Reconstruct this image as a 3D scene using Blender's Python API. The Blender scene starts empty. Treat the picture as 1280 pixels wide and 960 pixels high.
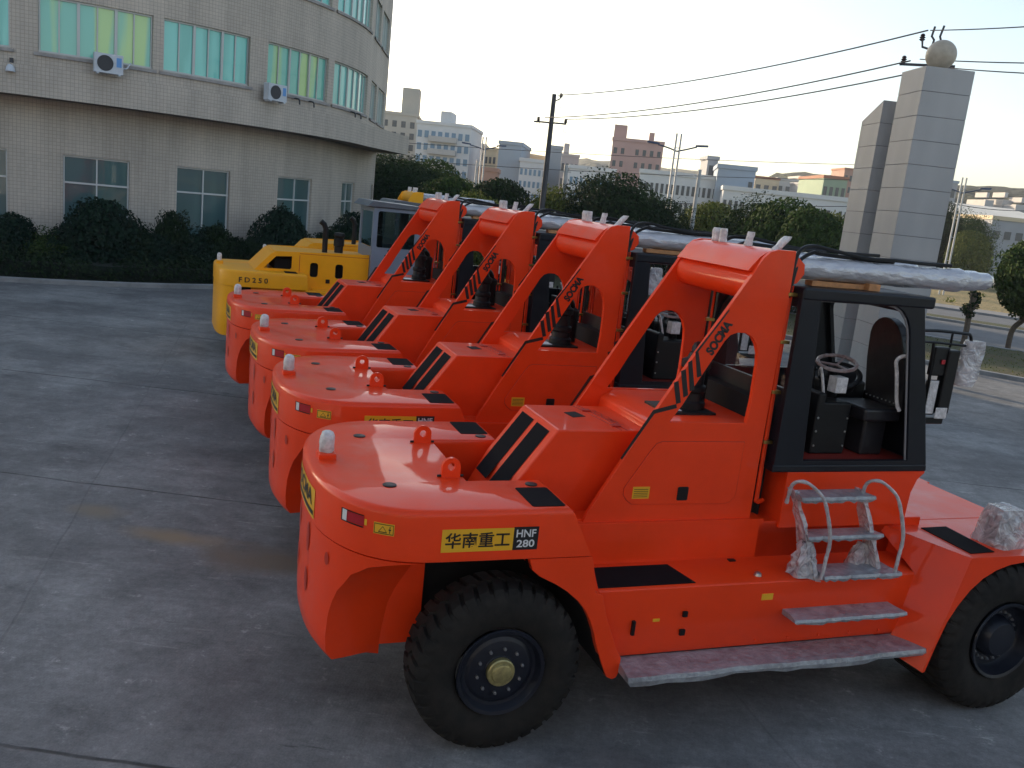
import bpy, bmesh, math, random
from mathutils import Vector, Matrix, noise
from mathutils.geometry import tessellate_polygon
R=math.radians; PI=math.pi
random.seed(7)
scene=bpy.context.scene
COL=scene.collection
# ------------------------------------------------------------------ materials
MATS={}
def mat(name,base,rough=.5,metal=0,coat=0,spec=.5,var=.0,vscale=3.,bump=0,bscale=40.,trans=0,rvar=0,base2=None,bdist=.01,coatr=.06,mottle=None):
    m=bpy.data.materials.new(name); m.use_nodes=True; nt=m.node_tree; b=nt.nodes['Principled BSDF']; MATS[name]=m
    b.inputs['Base Color'].default_value=(*base,1); b.inputs['Roughness'].default_value=rough; b.inputs['Metallic'].default_value=metal
    b.inputs['Coat Weight'].default_value=coat; b.inputs['Coat Roughness'].default_value=coatr; b.inputs['Specular IOR Level'].default_value=spec
    if var or rvar or bump or base2:
        tc=nt.nodes.new('ShaderNodeTexCoord'); 
    if var or base2 or rvar:
        n=nt.nodes.new('ShaderNodeTexNoise'); n.inputs['Scale'].default_value=vscale; n.inputs['Detail'].default_value=6; n.inputs['Roughness'].default_value=.65
        nt.links.new(tc.outputs['Object'],n.inputs['Vector'])
        if var or base2:
            cr=nt.nodes.new('ShaderNodeValToRGB'); c2=base2 or tuple(x*(1-var) for x in base); c1=base if base2 else tuple(min(1,x*(1+var)) for x in base)
            cr.color_ramp.elements[0].position=.35; cr.color_ramp.elements[1].position=.65
            cr.color_ramp.elements[0].color=(*c2,1); cr.color_ramp.elements[1].color=(*c1,1)
            nt.links.new(n.outputs['Fac'],cr.inputs['Fac']); nt.links.new(cr.outputs['Color'],b.inputs['Base Color'])
        if rvar:
            mr=nt.nodes.new('ShaderNodeMapRange'); mr.inputs[1].default_value=.3;mr.inputs[2].default_value=.7;mr.inputs[3].default_value=max(0,rough-rvar);mr.inputs[4].default_value=rough+rvar
            nt.links.new(n.outputs['Fac'],mr.inputs[0]); nt.links.new(mr.outputs[0],b.inputs['Roughness'])
    if bump:
        n2=nt.nodes.new('ShaderNodeTexNoise'); n2.inputs['Scale'].default_value=bscale; n2.inputs['Detail'].default_value=4
        nt.links.new(tc.outputs['Object'],n2.inputs['Vector'])
        bp=nt.nodes.new('ShaderNodeBump'); bp.inputs['Strength'].default_value=bump; bp.inputs['Distance'].default_value=bdist
        nt.links.new(n2.outputs['Fac'],bp.inputs['Height']); nt.links.new(bp.outputs['Normal'],b.inputs['Normal'])
        if coat: nt.links.new(bp.outputs['Normal'],b.inputs['Coat Normal'])
    return m
def glassmat(name,tint,refl=.12,rough=.02,ior=1.45):
    m=bpy.data.materials.new(name); m.use_nodes=True; nt=m.node_tree; nt.nodes.clear(); MATS[name]=m
    o=nt.nodes.new('ShaderNodeOutputMaterial'); t=nt.nodes.new('ShaderNodeBsdfTransparent'); g=nt.nodes.new('ShaderNodeBsdfGlossy'); mx=nt.nodes.new('ShaderNodeMixShader'); lw=nt.nodes.new('ShaderNodeFresnel')
    t.inputs[0].default_value=(*tint,1); g.inputs['Roughness'].default_value=rough; lw.inputs['IOR'].default_value=ior
    ad=nt.nodes.new('ShaderNodeMath'); ad.operation='ADD'; ad.use_clamp=True; ad.inputs[1].default_value=refl
    nt.links.new(lw.outputs[0],ad.inputs[0]); nt.links.new(ad.outputs[0],mx.inputs[0]); nt.links.new(t.outputs[0],mx.inputs[1]); nt.links.new(g.outputs[0],mx.inputs[2]); nt.links.new(mx.outputs[0],o.inputs[0])
    return m
mat('red_paint',(.86,.052,.006),.5,coat=.42,spec=.18,var=.05,vscale=2.2,rvar=.16,bump=.03,bscale=5,bdist=.02,coatr=.06)
mat('red_edge',(.45,.02,.006),.5)
mat('navy_paint',(.006,.008,.013),.42,coat=.08,spec=.3,rvar=.1,vscale=2,var=.1)
mat('black_pad',(.007,.007,.009),.95,spec=.15,bump=.8,bscale=260,bdist=.003)
mat('black_plastic',(.007,.007,.008),.45,spec=.3,rvar=.1)
mat('black_decal',(.012,.011,.012),.4)
mat('rubber',(.011,.0105,.010),.8,spec=.25,base2=(.022,.019,.016),var=.35,vscale=5,bump=.3,bscale=60,bdist=.004,rvar=.1)
mat('rim_navy',(.006,.008,.016),.42,rvar=.1,var=.2)
mat('hub_metal',(.42,.36,.16),.4,metal=.7,var=.3,vscale=14)
mat('steel',(.45,.45,.46),.35,metal=1,rvar=.1,vscale=10)
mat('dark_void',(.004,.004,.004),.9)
mat('wrap',(.62,.62,.66),.16,vscale=9,bump=1.0,bscale=13,bdist=.05,coat=1,base2=(.22,.22,.25),coatr=.05)
mat('wrap_grey',(.36,.39,.42),.32,base2=(.19,.20,.22),vscale=9,bump=.8,bscale=20,bdist=.02,coat=.6)
mat('wrap_white',(.62,.60,.60),.3,var=.25,vscale=16,bump=.9,bscale=35,bdist=.015,coat=.4)
mat('yellow_decal',(.80,.42,.02),.4)
mat('white_decal',(.7,.7,.7),.4)
mat('red_decal',(.42,.01,.02),.35)
mat('wrap_film',(.40,.33,.33),.28,base2=(.22,.13,.12),vscale=13,bump=.9,bscale=30,bdist=.015,coat=.5)
mat('tube_wrap',(.50,.50,.53),.26,metal=.25,vscale=9,bump=.5,bscale=1,bdist=.06,coat=.8,coatr=.05)
_m=MATS['tube_wrap']; _nt=_m.node_tree
for _n in list(_nt.nodes):
    if _n.type=='TEX_NOISE':
        _n.inputs['Detail'].default_value=5; _n.inputs['Scale'].default_value=1; _mp=_nt.nodes.new('ShaderNodeMapping'); _mp.inputs['Scale'].default_value=(7,16,16); _mp.inputs['Rotation'].default_value=(.3,.35,.3)
        _tc=[q for q in _nt.nodes if q.type=='TEX_COORD'][0]; _nt.links.new(_tc.outputs['Object'],_mp.inputs[0]); _nt.links.new(_mp.outputs[0],_n.inputs['Vector'])
def filmmat():
    m=bpy.data.materials.new('film'); m.use_nodes=True; nt=m.node_tree; b=nt.nodes['Principled BSDF']; MATS['film']=m
    b.inputs['Base Color'].default_value=(.62,.60,.62,1); b.inputs['Roughness'].default_value=.22; b.inputs['Coat Weight'].default_value=.8; b.inputs['Coat Roughness'].default_value=.06
    tc=nt.nodes.new('ShaderNodeTexCoord'); nz=nt.nodes.new('ShaderNodeTexNoise'); nz.inputs['Scale'].default_value=7; nz.inputs['Detail'].default_value=2.5; nz.inputs['Distortion'].default_value=2.2; nt.links.new(tc.outputs['Object'],nz.inputs['Vector'])
    bp=nt.nodes.new('ShaderNodeBump'); bp.inputs['Strength'].default_value=1; bp.inputs['Distance'].default_value=.05; nt.links.new(nz.outputs['Fac'],bp.inputs['Height']); nt.links.new(bp.outputs['Normal'],b.inputs['Normal']); nt.links.new(bp.outputs['Normal'],b.inputs['Coat Normal'])
    mr=nt.nodes.new('ShaderNodeMapRange'); mr.inputs[1].default_value=.40; mr.inputs[2].default_value=.62; mr.inputs[3].default_value=.52; mr.inputs[4].default_value=.88; nt.links.new(nz.outputs['Fac'],mr.inputs[0]); nt.links.new(mr.outputs[0],b.inputs['Alpha'])
filmmat()
mat('wood',(.50,.24,.10),.7,var=.3,vscale=6)
mat('yellow_paint',(.92,.40,.010),.45,coat=.25,spec=.2,var=.06,vscale=1.3,rvar=.1,coatr=.15)
mat('blue_grey_paint',(.17,.21,.27),.45,var=.08)
mat('grey_roof_paint',(.10,.11,.13),.5,var=.1)
mat('brass',(.5,.34,.1),.35,metal=1)
mat('wrap_rail',(.42,.40,.41),.3,var=.3,vscale=16,bump=.9,bscale=35,bdist=.015,coat=.3)
mat('seal_grey',(.22,.22,.23),.4)
glassmat('cab_glass',(.84,.86,.87),.01,.02,1.12)
glassmat('dark_glass',(.36,.45,.43),.05)
glassmat('pane_glass',(.55,.62,.6),.08)
mat('seat',(.014,.013,.016),.45,spec=.3,var=.3,vscale=3,coat=.3,bump=.3,bscale=8,bdist=.02)
mat('floor_red',(.26,.02,.012),.5)
# ------------------------------------------------------------------ mesh builder
class G:
    def __init__(s): s.v=[];s.f=[];s.m=[];s.mi=0;s.uv={}
    def mat(s,i): s.mi=i; return s
    def add(s,vs,fs):
        o=len(s.v); s.v+= [tuple(v) for v in vs]
        for f in fs: s.f.append(tuple(i+o for i in f)); s.m.append(s.mi)
        return s
    def box(s,x0,x1,y0,y1,z0,z1,M=None):
        vs=[Vector((x,y,z)) for x in(x0,x1) for y in(y0,y1) for z in(z0,z1)]
        if M is not None: vs=[M@v for v in vs]
        return s.add(vs,[(0,1,3,2),(4,6,7,5),(0,4,5,1),(2,3,7,6),(0,2,6,4),(1,5,7,3)])
    def prism(s,poly,axis,a,b,holes=()):
        loops=[list(poly)]+[list(h) for h in holes]
        tris=tessellate_polygon([[Vector((p[0],p[1],0)) for p in l] for l in loops])
        flat=[p for l in loops for p in l]; n=len(flat)
        def mp(p,t): return (p[0],t,p[1]) if axis=='y' else ((p[0],p[1],t) if axis=='z' else (t,p[0],p[1]))
        vs=[mp(p,a) for p in flat]+[mp(p,b) for p in flat]
        fs=[]
        for t in tris:
            fs.append(tuple(t)); fs.append(tuple(n+i for i in reversed(t)))
        k=0
        for l in loops:
            m=len(l)
            for i in range(m):
                j=(i+1)%m; fs.append((k+i,k+j,n+k+j,n+k+i))
            k+=m
        return s.add(vs,fs)
    def loft(s,loops,cap0=True,cap1=True,closed=True):
        n=len(loops[0]);vs=[p for l in loops for p in l];fs=[]
        for k in range(len(loops)-1):
            for i in range(n if closed else n-1):
                j=(i+1)%n; fs.append((k*n+i,k*n+j,(k+1)*n+j,(k+1)*n+i))
        s.add(vs,fs); o=len(s.v)-len(vs)
        for cap,k in((cap0,0),(cap1,len(loops)-1)):
            if cap and closed:
                l=loops[k]
                tr=tessellate_polygon([[Vector((p[0],p[1],0)) for p in l]]) if cap=='z' else None
                if tr: 
                    for t in tr: s.f.append(tuple(o+k*n+i for i in t)); s.m.append(s.mi)
                else: s.f.append(tuple(o+k*n+i for i in range(n))); s.m.append(s.mi)
        return s
    def tube(s,path,r,seg=8,cap=True,rs=None):
        path=[Vector(p) for p in path]; loops=[]; up=None
        for i,p in enumerate(path):
            d=(path[min(i+1,len(path)-1)]-path[max(i-1,0)]).normalized()
            if up is None:
                up=Vector((0,0,1)) if abs(d.z)<.9 else Vector((1,0,0))
            a=d.cross(up).normalized(); up=a.cross(d).normalized()
            rr=rs[i] if rs else r
            loops.append([p+(a*math.cos(t)+up*math.sin(t))*rr for t in [2*PI*k/seg for k in range(seg)]])
        return s.loft(loops,cap,cap)
    def lathe(s,prof,seg=32,axis='y',c=(0,0,0),caps=False,M=None):
        # prof: (h,r) along axis
        loops=[]
        for h,r in prof:
            l=[]
            for k in range(seg):
                t=2*PI*k/seg; a,b=r*math.cos(t),r*math.sin(t)
                v=Vector((a,h,b)) if axis=='y' else (Vector((a,b,h)) if axis=='z' else Vector((h,a,b)))
                v=v+Vector(c)
                if M is not None: v=M@v
                l.append(v)
            loops.append(l)
        return s.loft(loops,caps,caps)
    def mapped(s,tm,fn):
        vs,fs=tm
        return s.add([fn(v[0],v[1]) for v in vs],fs)
    def build(s,name,mats,parent=None,ang=32,bevel=0,recalc=True,seg=2):
        me=bpy.data.meshes.new(name); me.from_pydata(s.v,[],s.f)
        if isinstance(mats,str): mats=[mats]
        for m in mats: me.materials.append(MATS[m])
        for p,i in zip(me.polygons,s.m): p.material_index=i
        if recalc:
            bm=bmesh.new(); bm.from_mesh(me); bmesh.ops.remove_doubles(bm,verts=bm.verts,dist=1e-5); bmesh.ops.recalc_face_normals(bm,faces=bm.faces); bm.to_mesh(me); bm.free()
        if ang:
            me.polygons.foreach_set('use_smooth',[True]*len(me.polygons)); me.set_sharp_from_angle(angle=R(ang))
        me.update()
        o=bpy.data.objects.new(name,me); COL.objects.link(o)
        if parent is not None: o.parent=parent
        if bevel:
            b=o.modifiers.new('bevel','BEVEL'); b.width=bevel; b.segments=seg; b.limit_method='ANGLE'; b.angle_limit=R(35); b.harden_normals=True
        return o
def empty(name,loc,rz=0,parent=None):
    o=bpy.data.objects.new(name,None); COL.objects.link(o); o.location=loc; o.rotation_euler=(0,0,rz); o.empty_display_size=.3
    if parent is not None:o.parent=parent
    return o
def tag(o,label=None,cat=None,group=None,kind=None):
    if label:o['label']=label
    if cat:o['category']=cat
    if group:o['group']=group
    if kind:o['kind']=kind
    return o
def kids(o): return [c for c in COL.objects if c.parent==o]
def copy_tree(o,parent=None,kidmap=None):
    if kidmap is None:
        kidmap={}
        for c in COL.objects:
            if c.parent: kidmap.setdefault(c.parent.name,[]).append(c)
    c=o.copy(); COL.objects.link(c); c.parent=parent
    for ch in kidmap.get(o.name,[]): copy_tree(ch,c,kidmap)
    return c
def text2d(s,size=1,offset=0.0,cjk=False,xs=1):
    cu=bpy.data.curves.new('t','FONT'); cu.body=s; cu.size=1; cu.offset=offset; cu.fill_mode='BOTH'; cu.resolution_u=4
    ob=bpy.data.objects.new('t',cu); COL.objects.link(ob)
    bpy.context.view_layer.update()
    dg=bpy.context.evaluated_depsgraph_get(); me=bpy.data.meshes.new_from_object(ob.evaluated_get(dg))
    vs=[v.co.copy() for v in me.vertices]; fs=[tuple(p.vertices) for p in me.polygons]
    bpy.data.objects.remove(ob); bpy.data.curves.remove(cu); bpy.data.meshes.remove(me)
    if not vs: return ([],[])
    x0=min(v.x for v in vs);x1=max(v.x for v in vs);y0=min(v.y for v in vs);y1=max(v.y for v in vs)
    # normalised to width 0..1, height 0..1 box
    return ([((v.x-x0)/(x1-x0),(v.y-y0)/(y1-y0)) for v in vs],fs)
def sagged(a,b,sag,n=16):
    a=Vector(a);b=Vector(b); return [a.lerp(b,i/n)-Vector((0,0,4*sag*(i/n)*(1-i/n))) for i in range(n+1)]
def bez(pts,n=10):
    # catmull-rom through pts
    P=[Vector(p) for p in pts]; P=[P[0]*2-P[1]]+P+[P[-1]*2-P[-2]]; out=[]
    for i in range(1,len(P)-2):
        for k in range(n):
            t=k/n; a,b,c,d=P[i-1],P[i],P[i+1],P[i+2]
            out.append(.5*((2*b)+(c-a)*t+(2*a-5*b+4*c-d)*t*t+(3*b-3*c+d-a)*t*t*t))
    out.append(P[-2]); return out
# ------------------------------------------------------------------ camera
cam=bpy.data.cameras.new('camera'); co=bpy.data.objects.new('camera',cam); COL.objects.link(co)
cam.sensor_width=36; cam.lens=1119.3/1280*36; cam.clip_end=6000; cam.clip_start=.1
Fv=Vector((0,0.97863424,-0.20560891)); Rv=Vector((0.99433439,0.02185568,0.10402619)); Uv=Vector((-0.10629732,0.20444401,0.97308968))
CZ=4.1113; CAMP=Vector((0,0,CZ))
Mx=Matrix(((Rv.x,Uv.x,-Fv.x,0),(Rv.y,Uv.y,-Fv.y,0),(Rv.z,Uv.z,-Fv.z,CZ),(0,0,0,1)))
co.matrix_world=Mx; scene.camera=co
FP=1119.3
def at(px,py,d):      # world point of a photo pixel at distance d along the yard
    r=Fv+Rv*((px-640)/FP)-Uv*((py-480)/FP); return CAMP+r*(d/r.y)
def gnd(px,py,z=0):
    r=Fv+Rv*((px-640)/FP)-Uv*((py-480)/FP); return CAMP+r*((z-CZ)/r.z)
# ================================================================== heavy forklift truck
def lerp(a,b,t): return a+(b-a)*t
def tab(t,z):
    for (z0,a),(z1,b) in zip(t,t[1:]):
        if z0<=z<=z1: return lerp(a,b,(z-z0)/(z1-z0))
    return t[0][1] if z<t[0][0] else t[-1][1]
XC,DD,WW,PP=-.47,.83,1.2,2.5
def sup(t,inset=0):    # t in [-1,1] * pi/2 ; returns x,y on rear outline
    W=WW-inset; D=DD-inset
    s,c=math.sin(t*PI/2),math.cos(t*PI/2)
    return XC-D*abs(c)**(2/PP), W*math.copysign(abs(s)**(2/PP),s)
def rear_outline(inset=0,n=48):
    # even-ish spacing
    return [sup(math.copysign(abs(k/n*2-1)**1.0,k/n*2-1),inset) for k in range(n+1)]   # near(-)->far(+)
def on_outline(y,inset=0):
    W=WW-inset; D=DD-inset
    return XC-D*max(0,1-(abs(y)/W)**PP)**(1/PP)
def outline_arc():
    pts=rear_outline(0,240); acc=[0]
    for a,b in zip(pts,pts[1:]): acc.append(acc[-1]+math.dist(a,b))
    return pts,acc
OA=outline_arc()
def arcpt(sv,out=0.004):   # sv = arc distance from the near arm/corner start (x=XC,y=-W) toward the back; negative runs onto the straight arm
    pts,acc=OA
    if sv<=0: return (XC-sv,-WW-out)
    for i in range(len(acc)-1):
        if acc[i+1]>=sv:
            t=(sv-acc[i])/(acc[i+1]-acc[i]+1e-9); x=lerp(pts[i][0],pts[i+1][0],t); y=lerp(pts[i][1],pts[i+1][1],t)
            dx,dy=pts[i+1][0]-pts[i][0],pts[i+1][1]-pts[i][1]; l=math.hypot(dx,dy) or 1
            return (x-dy/l*out if False else x-abs(dy)/l*out, y+(-1 if y<0 else 1)*abs(dx)/l*out)
    return pts[-1]
def band(g,s0,s1,z0,z1,out=.004,n=14):
    vs=[];fs=[]
    for k in range(n+1):
        x,y=arcpt(lerp(s0,s1,k/n),out); vs+=[(x,y,z0),(x,y,z1)]
    for k in range(n): fs.append((2*k,2*k+1,2*k+3,2*k+2))
    g.add(vs,fs)
def skirt(g,zt,zb,arm,armb,notch=-.148,ni=.545,notchh=True):
    loops=[]
    for z,ins in ((zb,.012),(zb+.008,0),(zt-.050,0),(zt-.022,.008),(zt-.006,.024),(zt,.044)):
        xe=lerp(armb,arm,(z-zb)/(zt-zb))-ins*.5
        o=[(x,y,z) for x,y in rear_outline(ins)]
        W=WW-ins; nn=ni+ins*.4
        if notchh: l=[(xe,-W,z)]+o+[(xe,W,z),(xe,nn,z),(notch-ins*.4,nn,z),(notch-ins*.4,-nn,z),(xe,-nn,z)]
        else: l=[(xe,-W,z)]+o+[(xe,W,z)]
        loops.append(l)
    g.loft(loops,'z','z')
def lower_block(g,zb=.66,zt=1.552):
    XO=[(.56,-1.10),(.70,-1.19),(1.03,-1.18),(1.21,-1.14),(1.38,-1.07),(1.477,-.97),(1.53,-.83),(1.552,-.62)]
    XI=[(.56,-.75),(.74,-.75),(1.04,-.70),(1.24,-.576),(1.40,-.47),(1.50,-.40),(1.552,-.38)]
    loops=[]
    for z,ins in ((.56,.15),(.60,.07),(.68,.016),(.80,.01),(.98,.01),(1.1,.01),(1.21,.01),(1.3,.01),(1.38,.01),(1.43,.01),(1.477,.01),(1.51,.01),(1.535,.01),(1.552,.01)):
        xo=tab(XO,z); xi=tab(XI,z)
        # find y on outline where x = xo
        W=WW-ins;D=DD-ins
        u=max(0,min(1,(XC-xo)/D)); yc=W*(1-u**PP)**(1/PP)
        tm=(math.asin(min(1,(yc/W)**(PP/2))))/(PI/2)
        o=[sup(tm*(k/36*2-1),ins) for k in range(37)]
        l=[(x,y,z) for x,y in o]
        yi=.60
        for k in range(1,7): t=k/6; l.append((lerp(xo,xi,t**.8),lerp(yc,yi,t),z))
        for k in range(0,6): t=k/6; l.append((lerp(xi,xo,1-(1-t)**.8) ,-lerp(yi,yc,t),z))
        loops.append(l)
    g.loft(loops,'z','z')
def text_on(g,s,fn,off=.0):
    g.mapped(text2d(s,offset=off),fn)
def wheel(root,x,y,side,front,w=.42,Rr=.685):
    """side=-1: outer face towards -y"""
    M=Matrix.Translation((x,y,Rr))@Matrix.Scale(-side if side>0 else 1,4,(0,1,0)) if side>0 else Matrix.Translation((x,y,Rr))
    flip=(side>0)
    def T(v):
        v=Vector(v); 
        if flip: v.y=-v.y
        return v+Vector((x,y,Rr))
    # local: outer face at y=0, wheel extends to y=+w
    rr=.335 if not front else .35
    prof=[(.05,rr),(.02,rr+.02),(.005,rr+.05),(-.012,rr+.14),(-.008,Rr-.115),(.004,Rr-.085),(.02,Rr-.045),(.045,Rr-.012),(.09,Rr),(w*.40,Rr+.004),(w*.5,Rr+.004),(w*.60,Rr+.004),(w-.09,Rr),(w-.045,Rr-.012),(w-.02,Rr-.045),(w-.004,Rr-.085),(w+.01,Rr-.12),(w+.01,rr+.1),(w-.03,rr)]
    deep=[0,0,0,0,.000,.006,.013,.022,.028,.028,.0,.028,.028,.022,.013,.006,.000,0,0]
    NL=36; loops=[]
    for j in range(NL):
        for f,hi in ((0,1),(.66,1),(.71,0),(.95,0)):
            l=[]
            for i,((h,r),dp) in enumerate(zip(prof,deep)):
                sh=.30 if i<=9 else (-.30 if i>=11 else 0); sk=(abs(h-w*.5)/(w*.5))*.35
                t=2*PI*(j+f+(0 if i<10 else .5)+sk)/NL
                q=r-(0 if hi else dp)
                l.append(T((q*math.cos(t),h,q*math.sin(t))))
            loops.append(l)
    loops.append(loops[0])
    tr=empty('wheel',(0,0,0),0,root)
    g=G(); g.loft(loops,False,False,closed=False); g.build('tyre','rubber',tr,ang=28)
    g=G(); 
    def lt(prof,seg=48): 
        ls=[]
        for h,r in prof: ls.append([T((r*math.cos(2*PI*k/seg),h,r*math.sin(2*PI*k/seg))) for k in range(seg)])
        g.loft(ls,False,True)
    if not front:
        lt([(.05,rr-.01),(.0,rr+.012),(-.012,rr+.006),(-.006,rr-.02),(.045,rr-.045),(.05,rr-.07),(.04,rr-.09),(.036,rr-.10),(.036,.12),(.03,.115),(.03,.001)])
    else:
        lt([(.05,rr-.01),(.0,rr+.012),(-.012,rr+.006),(-.004,rr-.02),(.10,rr-.035),(.13,rr-.06),(.13,.20),(.06,.18),(.02,.15),(.01,.001)])
    gr=g
    if not front:
        g=G(); ls=[]
        for h,r in [(.045,.108),(-.005,.108),(-.014,.100),(-.014,.078),(-.026,.072),(-.030,.064),(-.030,.001)]: ls.append([T((r*math.cos(2*PI*k/28),h,r*math.sin(2*PI*k/28))) for k in range(28)])
        g.loft(ls,False,True); g.build('hub_cap','hub_metal',tr)
    g=gr; g.mat(1); nb,rb,hb,bs=(10,.178,.026,.0135) if not front else (22,.232,.118,.014)
    for k in range(nb):
        t=2*PI*(k+.3)/nb; cx,cz=rb*math.cos(t),rb*math.sin(t); ls=[]
        for h,r in [(hb+.03,bs),(hb-.008,bs),(hb-.008,bs*.6),(hb-.02,bs*.55),(hb-.02,.0005)]: ls.append([T((cx+r*math.cos(2*PI*q/6),h,cz+r*math.sin(2*PI*q/6))) for q in range(6)])
        g.loft(ls,False,True)
    g.build('rim',['rim_navy','steel'],tr)
    return tr
def arcs(cx,cz,r,a0,a1,n): return [(cx+r*math.cos(R(lerp(a0,a1,k/n))),cz+r*math.sin(R(lerp(a0,a1,k/n)))) for k in range(n+1)]
def rounded(x0,x1,z0,z1,r,n=5,corners=(1,1,1,1)):
    out=[]
    for (cx,cz,a,on) in ((x1-r,z1-r,0,corners[0]),(x0+r,z1-r,90,corners[1]),(x0+r,z0+r,180,corners[2]),(x1-r,z0+r,270,corners[3])):
        if on: out+=arcs(cx,cz,r,a,a+90,n)
        else: out.append((x1 if a in(0,270) else x0, z1 if a in(0,90) else z0))
    return out
YP=.62
def make_truck():
    root=empty('reach_forklift',(0,0,0))
    RP='red_paint'
    # ---------- counterweight
    g=G(); skirt(g,1.94,1.56,.46,.66); cw=g.build('counterweight',RP,root,ang=40)
    g=G(); lower_block(g); 
    g.build('counterweight_block',RP,root,ang=40)
    g=G(); g.box(-.80,-.44,-.60,.60,.64,1.548); g.box(.38,.95,-.60,.60,1.28,1.62); g.mat(1); g.box(-.42,.9,-.50,.50,.75,1.45); g.build('rear_frame',[RP,'dark_void'],root)
    g=G()
    for s in(1,-1):
        vs=[(.171,s*.736),(.431,s*.736),(.431,s*1.14),(.171,s*1.14)]
    for s,nm in((1,0),(-1,1)):
        g=G(); g.prism(rounded(.171,.431,.736,1.14,.02,3) if s>0 else rounded(.171,.431,-1.14,-.736,.02,3),'z',1.9385,1.944); g.build('anti_slip_pad','black_pad',cw)
        g=G(); g.lathe([(1.935,.052),(1.946,.052),(1.949,.046),(1.949,.001)],24,'z',(-.775,s*.64,0)); g.build('plug','black_plastic',cw)
        g=G(); g.lathe([(1.935,.048),(1.947,.048),(1.949,.042),(1.949,.001)],20,'z',(.335,s*.66,0)); g.build('plug','black_plastic',cw)
        # lifting lug : ring plate standing lengthwise with black pin
        lx,ly=-.262,s*.458
        out=[(lx-.075,1.93)]+arcs(lx,2.02,.075,180,0,14)+[(lx+.075,1.93)]
        hole=[(lx+.03*math.cos(2*PI*k/14),2.025+.03*math.sin(2*PI*k/14)) for k in range(14)]
        g=G(); g.prism(out,'y',ly-.018,ly+.018,[hole]); g.mat(1); g.tube([(lx-.105,ly+.0,1.95),(lx+.105,ly+.0,1.95)],.010,8); g.build('lifting_lug',[RP,'black_plastic'],cw,bevel=.004)
    # beacon
    bx,by=-1.14,.06
    g=G(); g.box(bx-.07,bx+.07,by-.08,by+.08,1.92,1.985); g.build('beacon_base',RP,cw,bevel=.012)
    g=G(); ls=[]
    for z,r in ((1.983,.052),(2.0,.058),(2.05,.06),(2.11,.056),(2.14,.045),(2.155,.02),(2.157,.001)):
        ls.append([(bx+r*(1+.1*math.sin(5*k+z*60))*math.cos(2*PI*k/16),by+r*(1+.1*math.sin(5*k+z*60))*math.sin(2*PI*k/16),z) for k in range(16)])
    g.loft(ls,True,True); g.build('beacon','wrap_white',root,ang=60)
    # decals on counterweight
    def panel(nm,s0,s1,z0,z1,m,par=root,out=.004,n=14): g=G(); band(g,s0,s1,z0,z1,out,n); return g.build(nm,m,par,ang=40,recalc=False)
    # stickers (arc distance: 0 at x=XC on near side, + to the back)
    def S(x): return -(x-XC)   # straight arm part
    a=panel('model_plate',S(.02),S(-.51),1.64,1.81,'yellow_decal')
    b=panel('model_plate',S(.21),S(.02),1.64,1.815,'black_decal')
    g=G(); 
    t=text2d('华南重工',offset=.018); g.mapped(t,lambda u,v:(lerp(-.485,-.005,u),-WW-.006,lerp(1.668,1.785,v))); g.build('lettering','black_decal',a,ang=0)
    g=G(); t=text2d('HNF',offset=.02); g.mapped(t,lambda u,v:(lerp(.040,.19,u),-WW-.006,lerp(1.737,1.795,v)))
    t=text2d('280',offset=.02); g.mapped(t,lambda u,v:(lerp(.048,.185,u),-WW-.006,lerp(1.66,1.717,v))); g.build('lettering','white_decal',b,ang=0)
    y=panel('warning_sticker',.37,.52,1.745,1.83,'yellow_decal')
    g=G(); band(g,.375,.515,1.752,1.757,.006);band(g,.375,.515,1.818,1.823,.006);band(g,.375,.379,1.752,1.823,.006,2);band(g,.511,.515,1.752,1.823,.006,2)
    for k in range(3):
        t0=[(.482,1.765),(.452,1.806),(.422,1.765)]; p,q=t0[k],t0[(k+1)%3]
        x0,y0=arcpt(p[0],.007);x1,y1=arcpt(q[0],.007); d=.003
        g.add([(x0,y0,p[1]-d),(x0,y0,p[1]+d),(x1,y1,q[1]+d),(x1,y1,q[1]-d)],[(0,1,2,3)])
    band(g,.398,.404,1.762,1.812,.007,1); band(g,.392,.410,1.783,1.792,.007,1)
    g.build('lettering','black_decal',y,ang=0,recalc=False)
    r=panel('tail_light',.60,.80,1.775,1.845,'red_decal'); 
    g=G(); band(g,.755,.80,1.77,1.85,.007,3); g.build('reflector','white_decal',r,ang=0,recalc=False)
    g=G(); band(g,.80,.812,1.765,1.855,.007,2); band(g,.60,.81,1.762,1.772,.007,8);band(g,.60,.81,1.848,1.855,.007,8); g.build('bezel','black_plastic',r,ang=0,recalc=False)
    z=panel('reflector_letter',.575,.595,1.785,1.83,'yellow_decal')
    # rear name plate: yellow with black border and lettering
    tot=OA[1][-1]
    p0,p1=tot/2-.42,tot/2+.42
    rp=panel('name_plate',p0,p1,1.60,1.83,'yellow_decal',n=20)
    g=G()
    t=text2d('SOCMA',offset=.03)
    def fn(u,v):
        sv=lerp(p1-.06,p0+.06,1-u) if False else lerp(p1-.06,p0+.06,u); x,yy=arcpt(sv,.008); return (x,yy,lerp(1.69,1.81,v))
    g.mapped(t,fn); band(g,p0+.02,p1-.02,1.625,1.66,.007,16); g.build('lettering','black_decal',rp,ang=0,recalc=False)
    # recesses in the block
    g=G(); 
    def cyl_disc(g,sv,z,rx,rz,out):
        x,y=arcpt(sv,out); x2,y2=arcpt(sv+.01,out); d=Vector((x2-x,y2-y,0)).normalized()
        vs=[Vector((x,y,z))]+[Vector((x,y,z))+d*rx*math.cos(2*PI*k/18)+Vector((0,0,rz*math.sin(2*PI*k/18))) for k in range(18)]
        g.add(vs,[(0,1+k,1+(k+1)%18) for k in range(18)])
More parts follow.
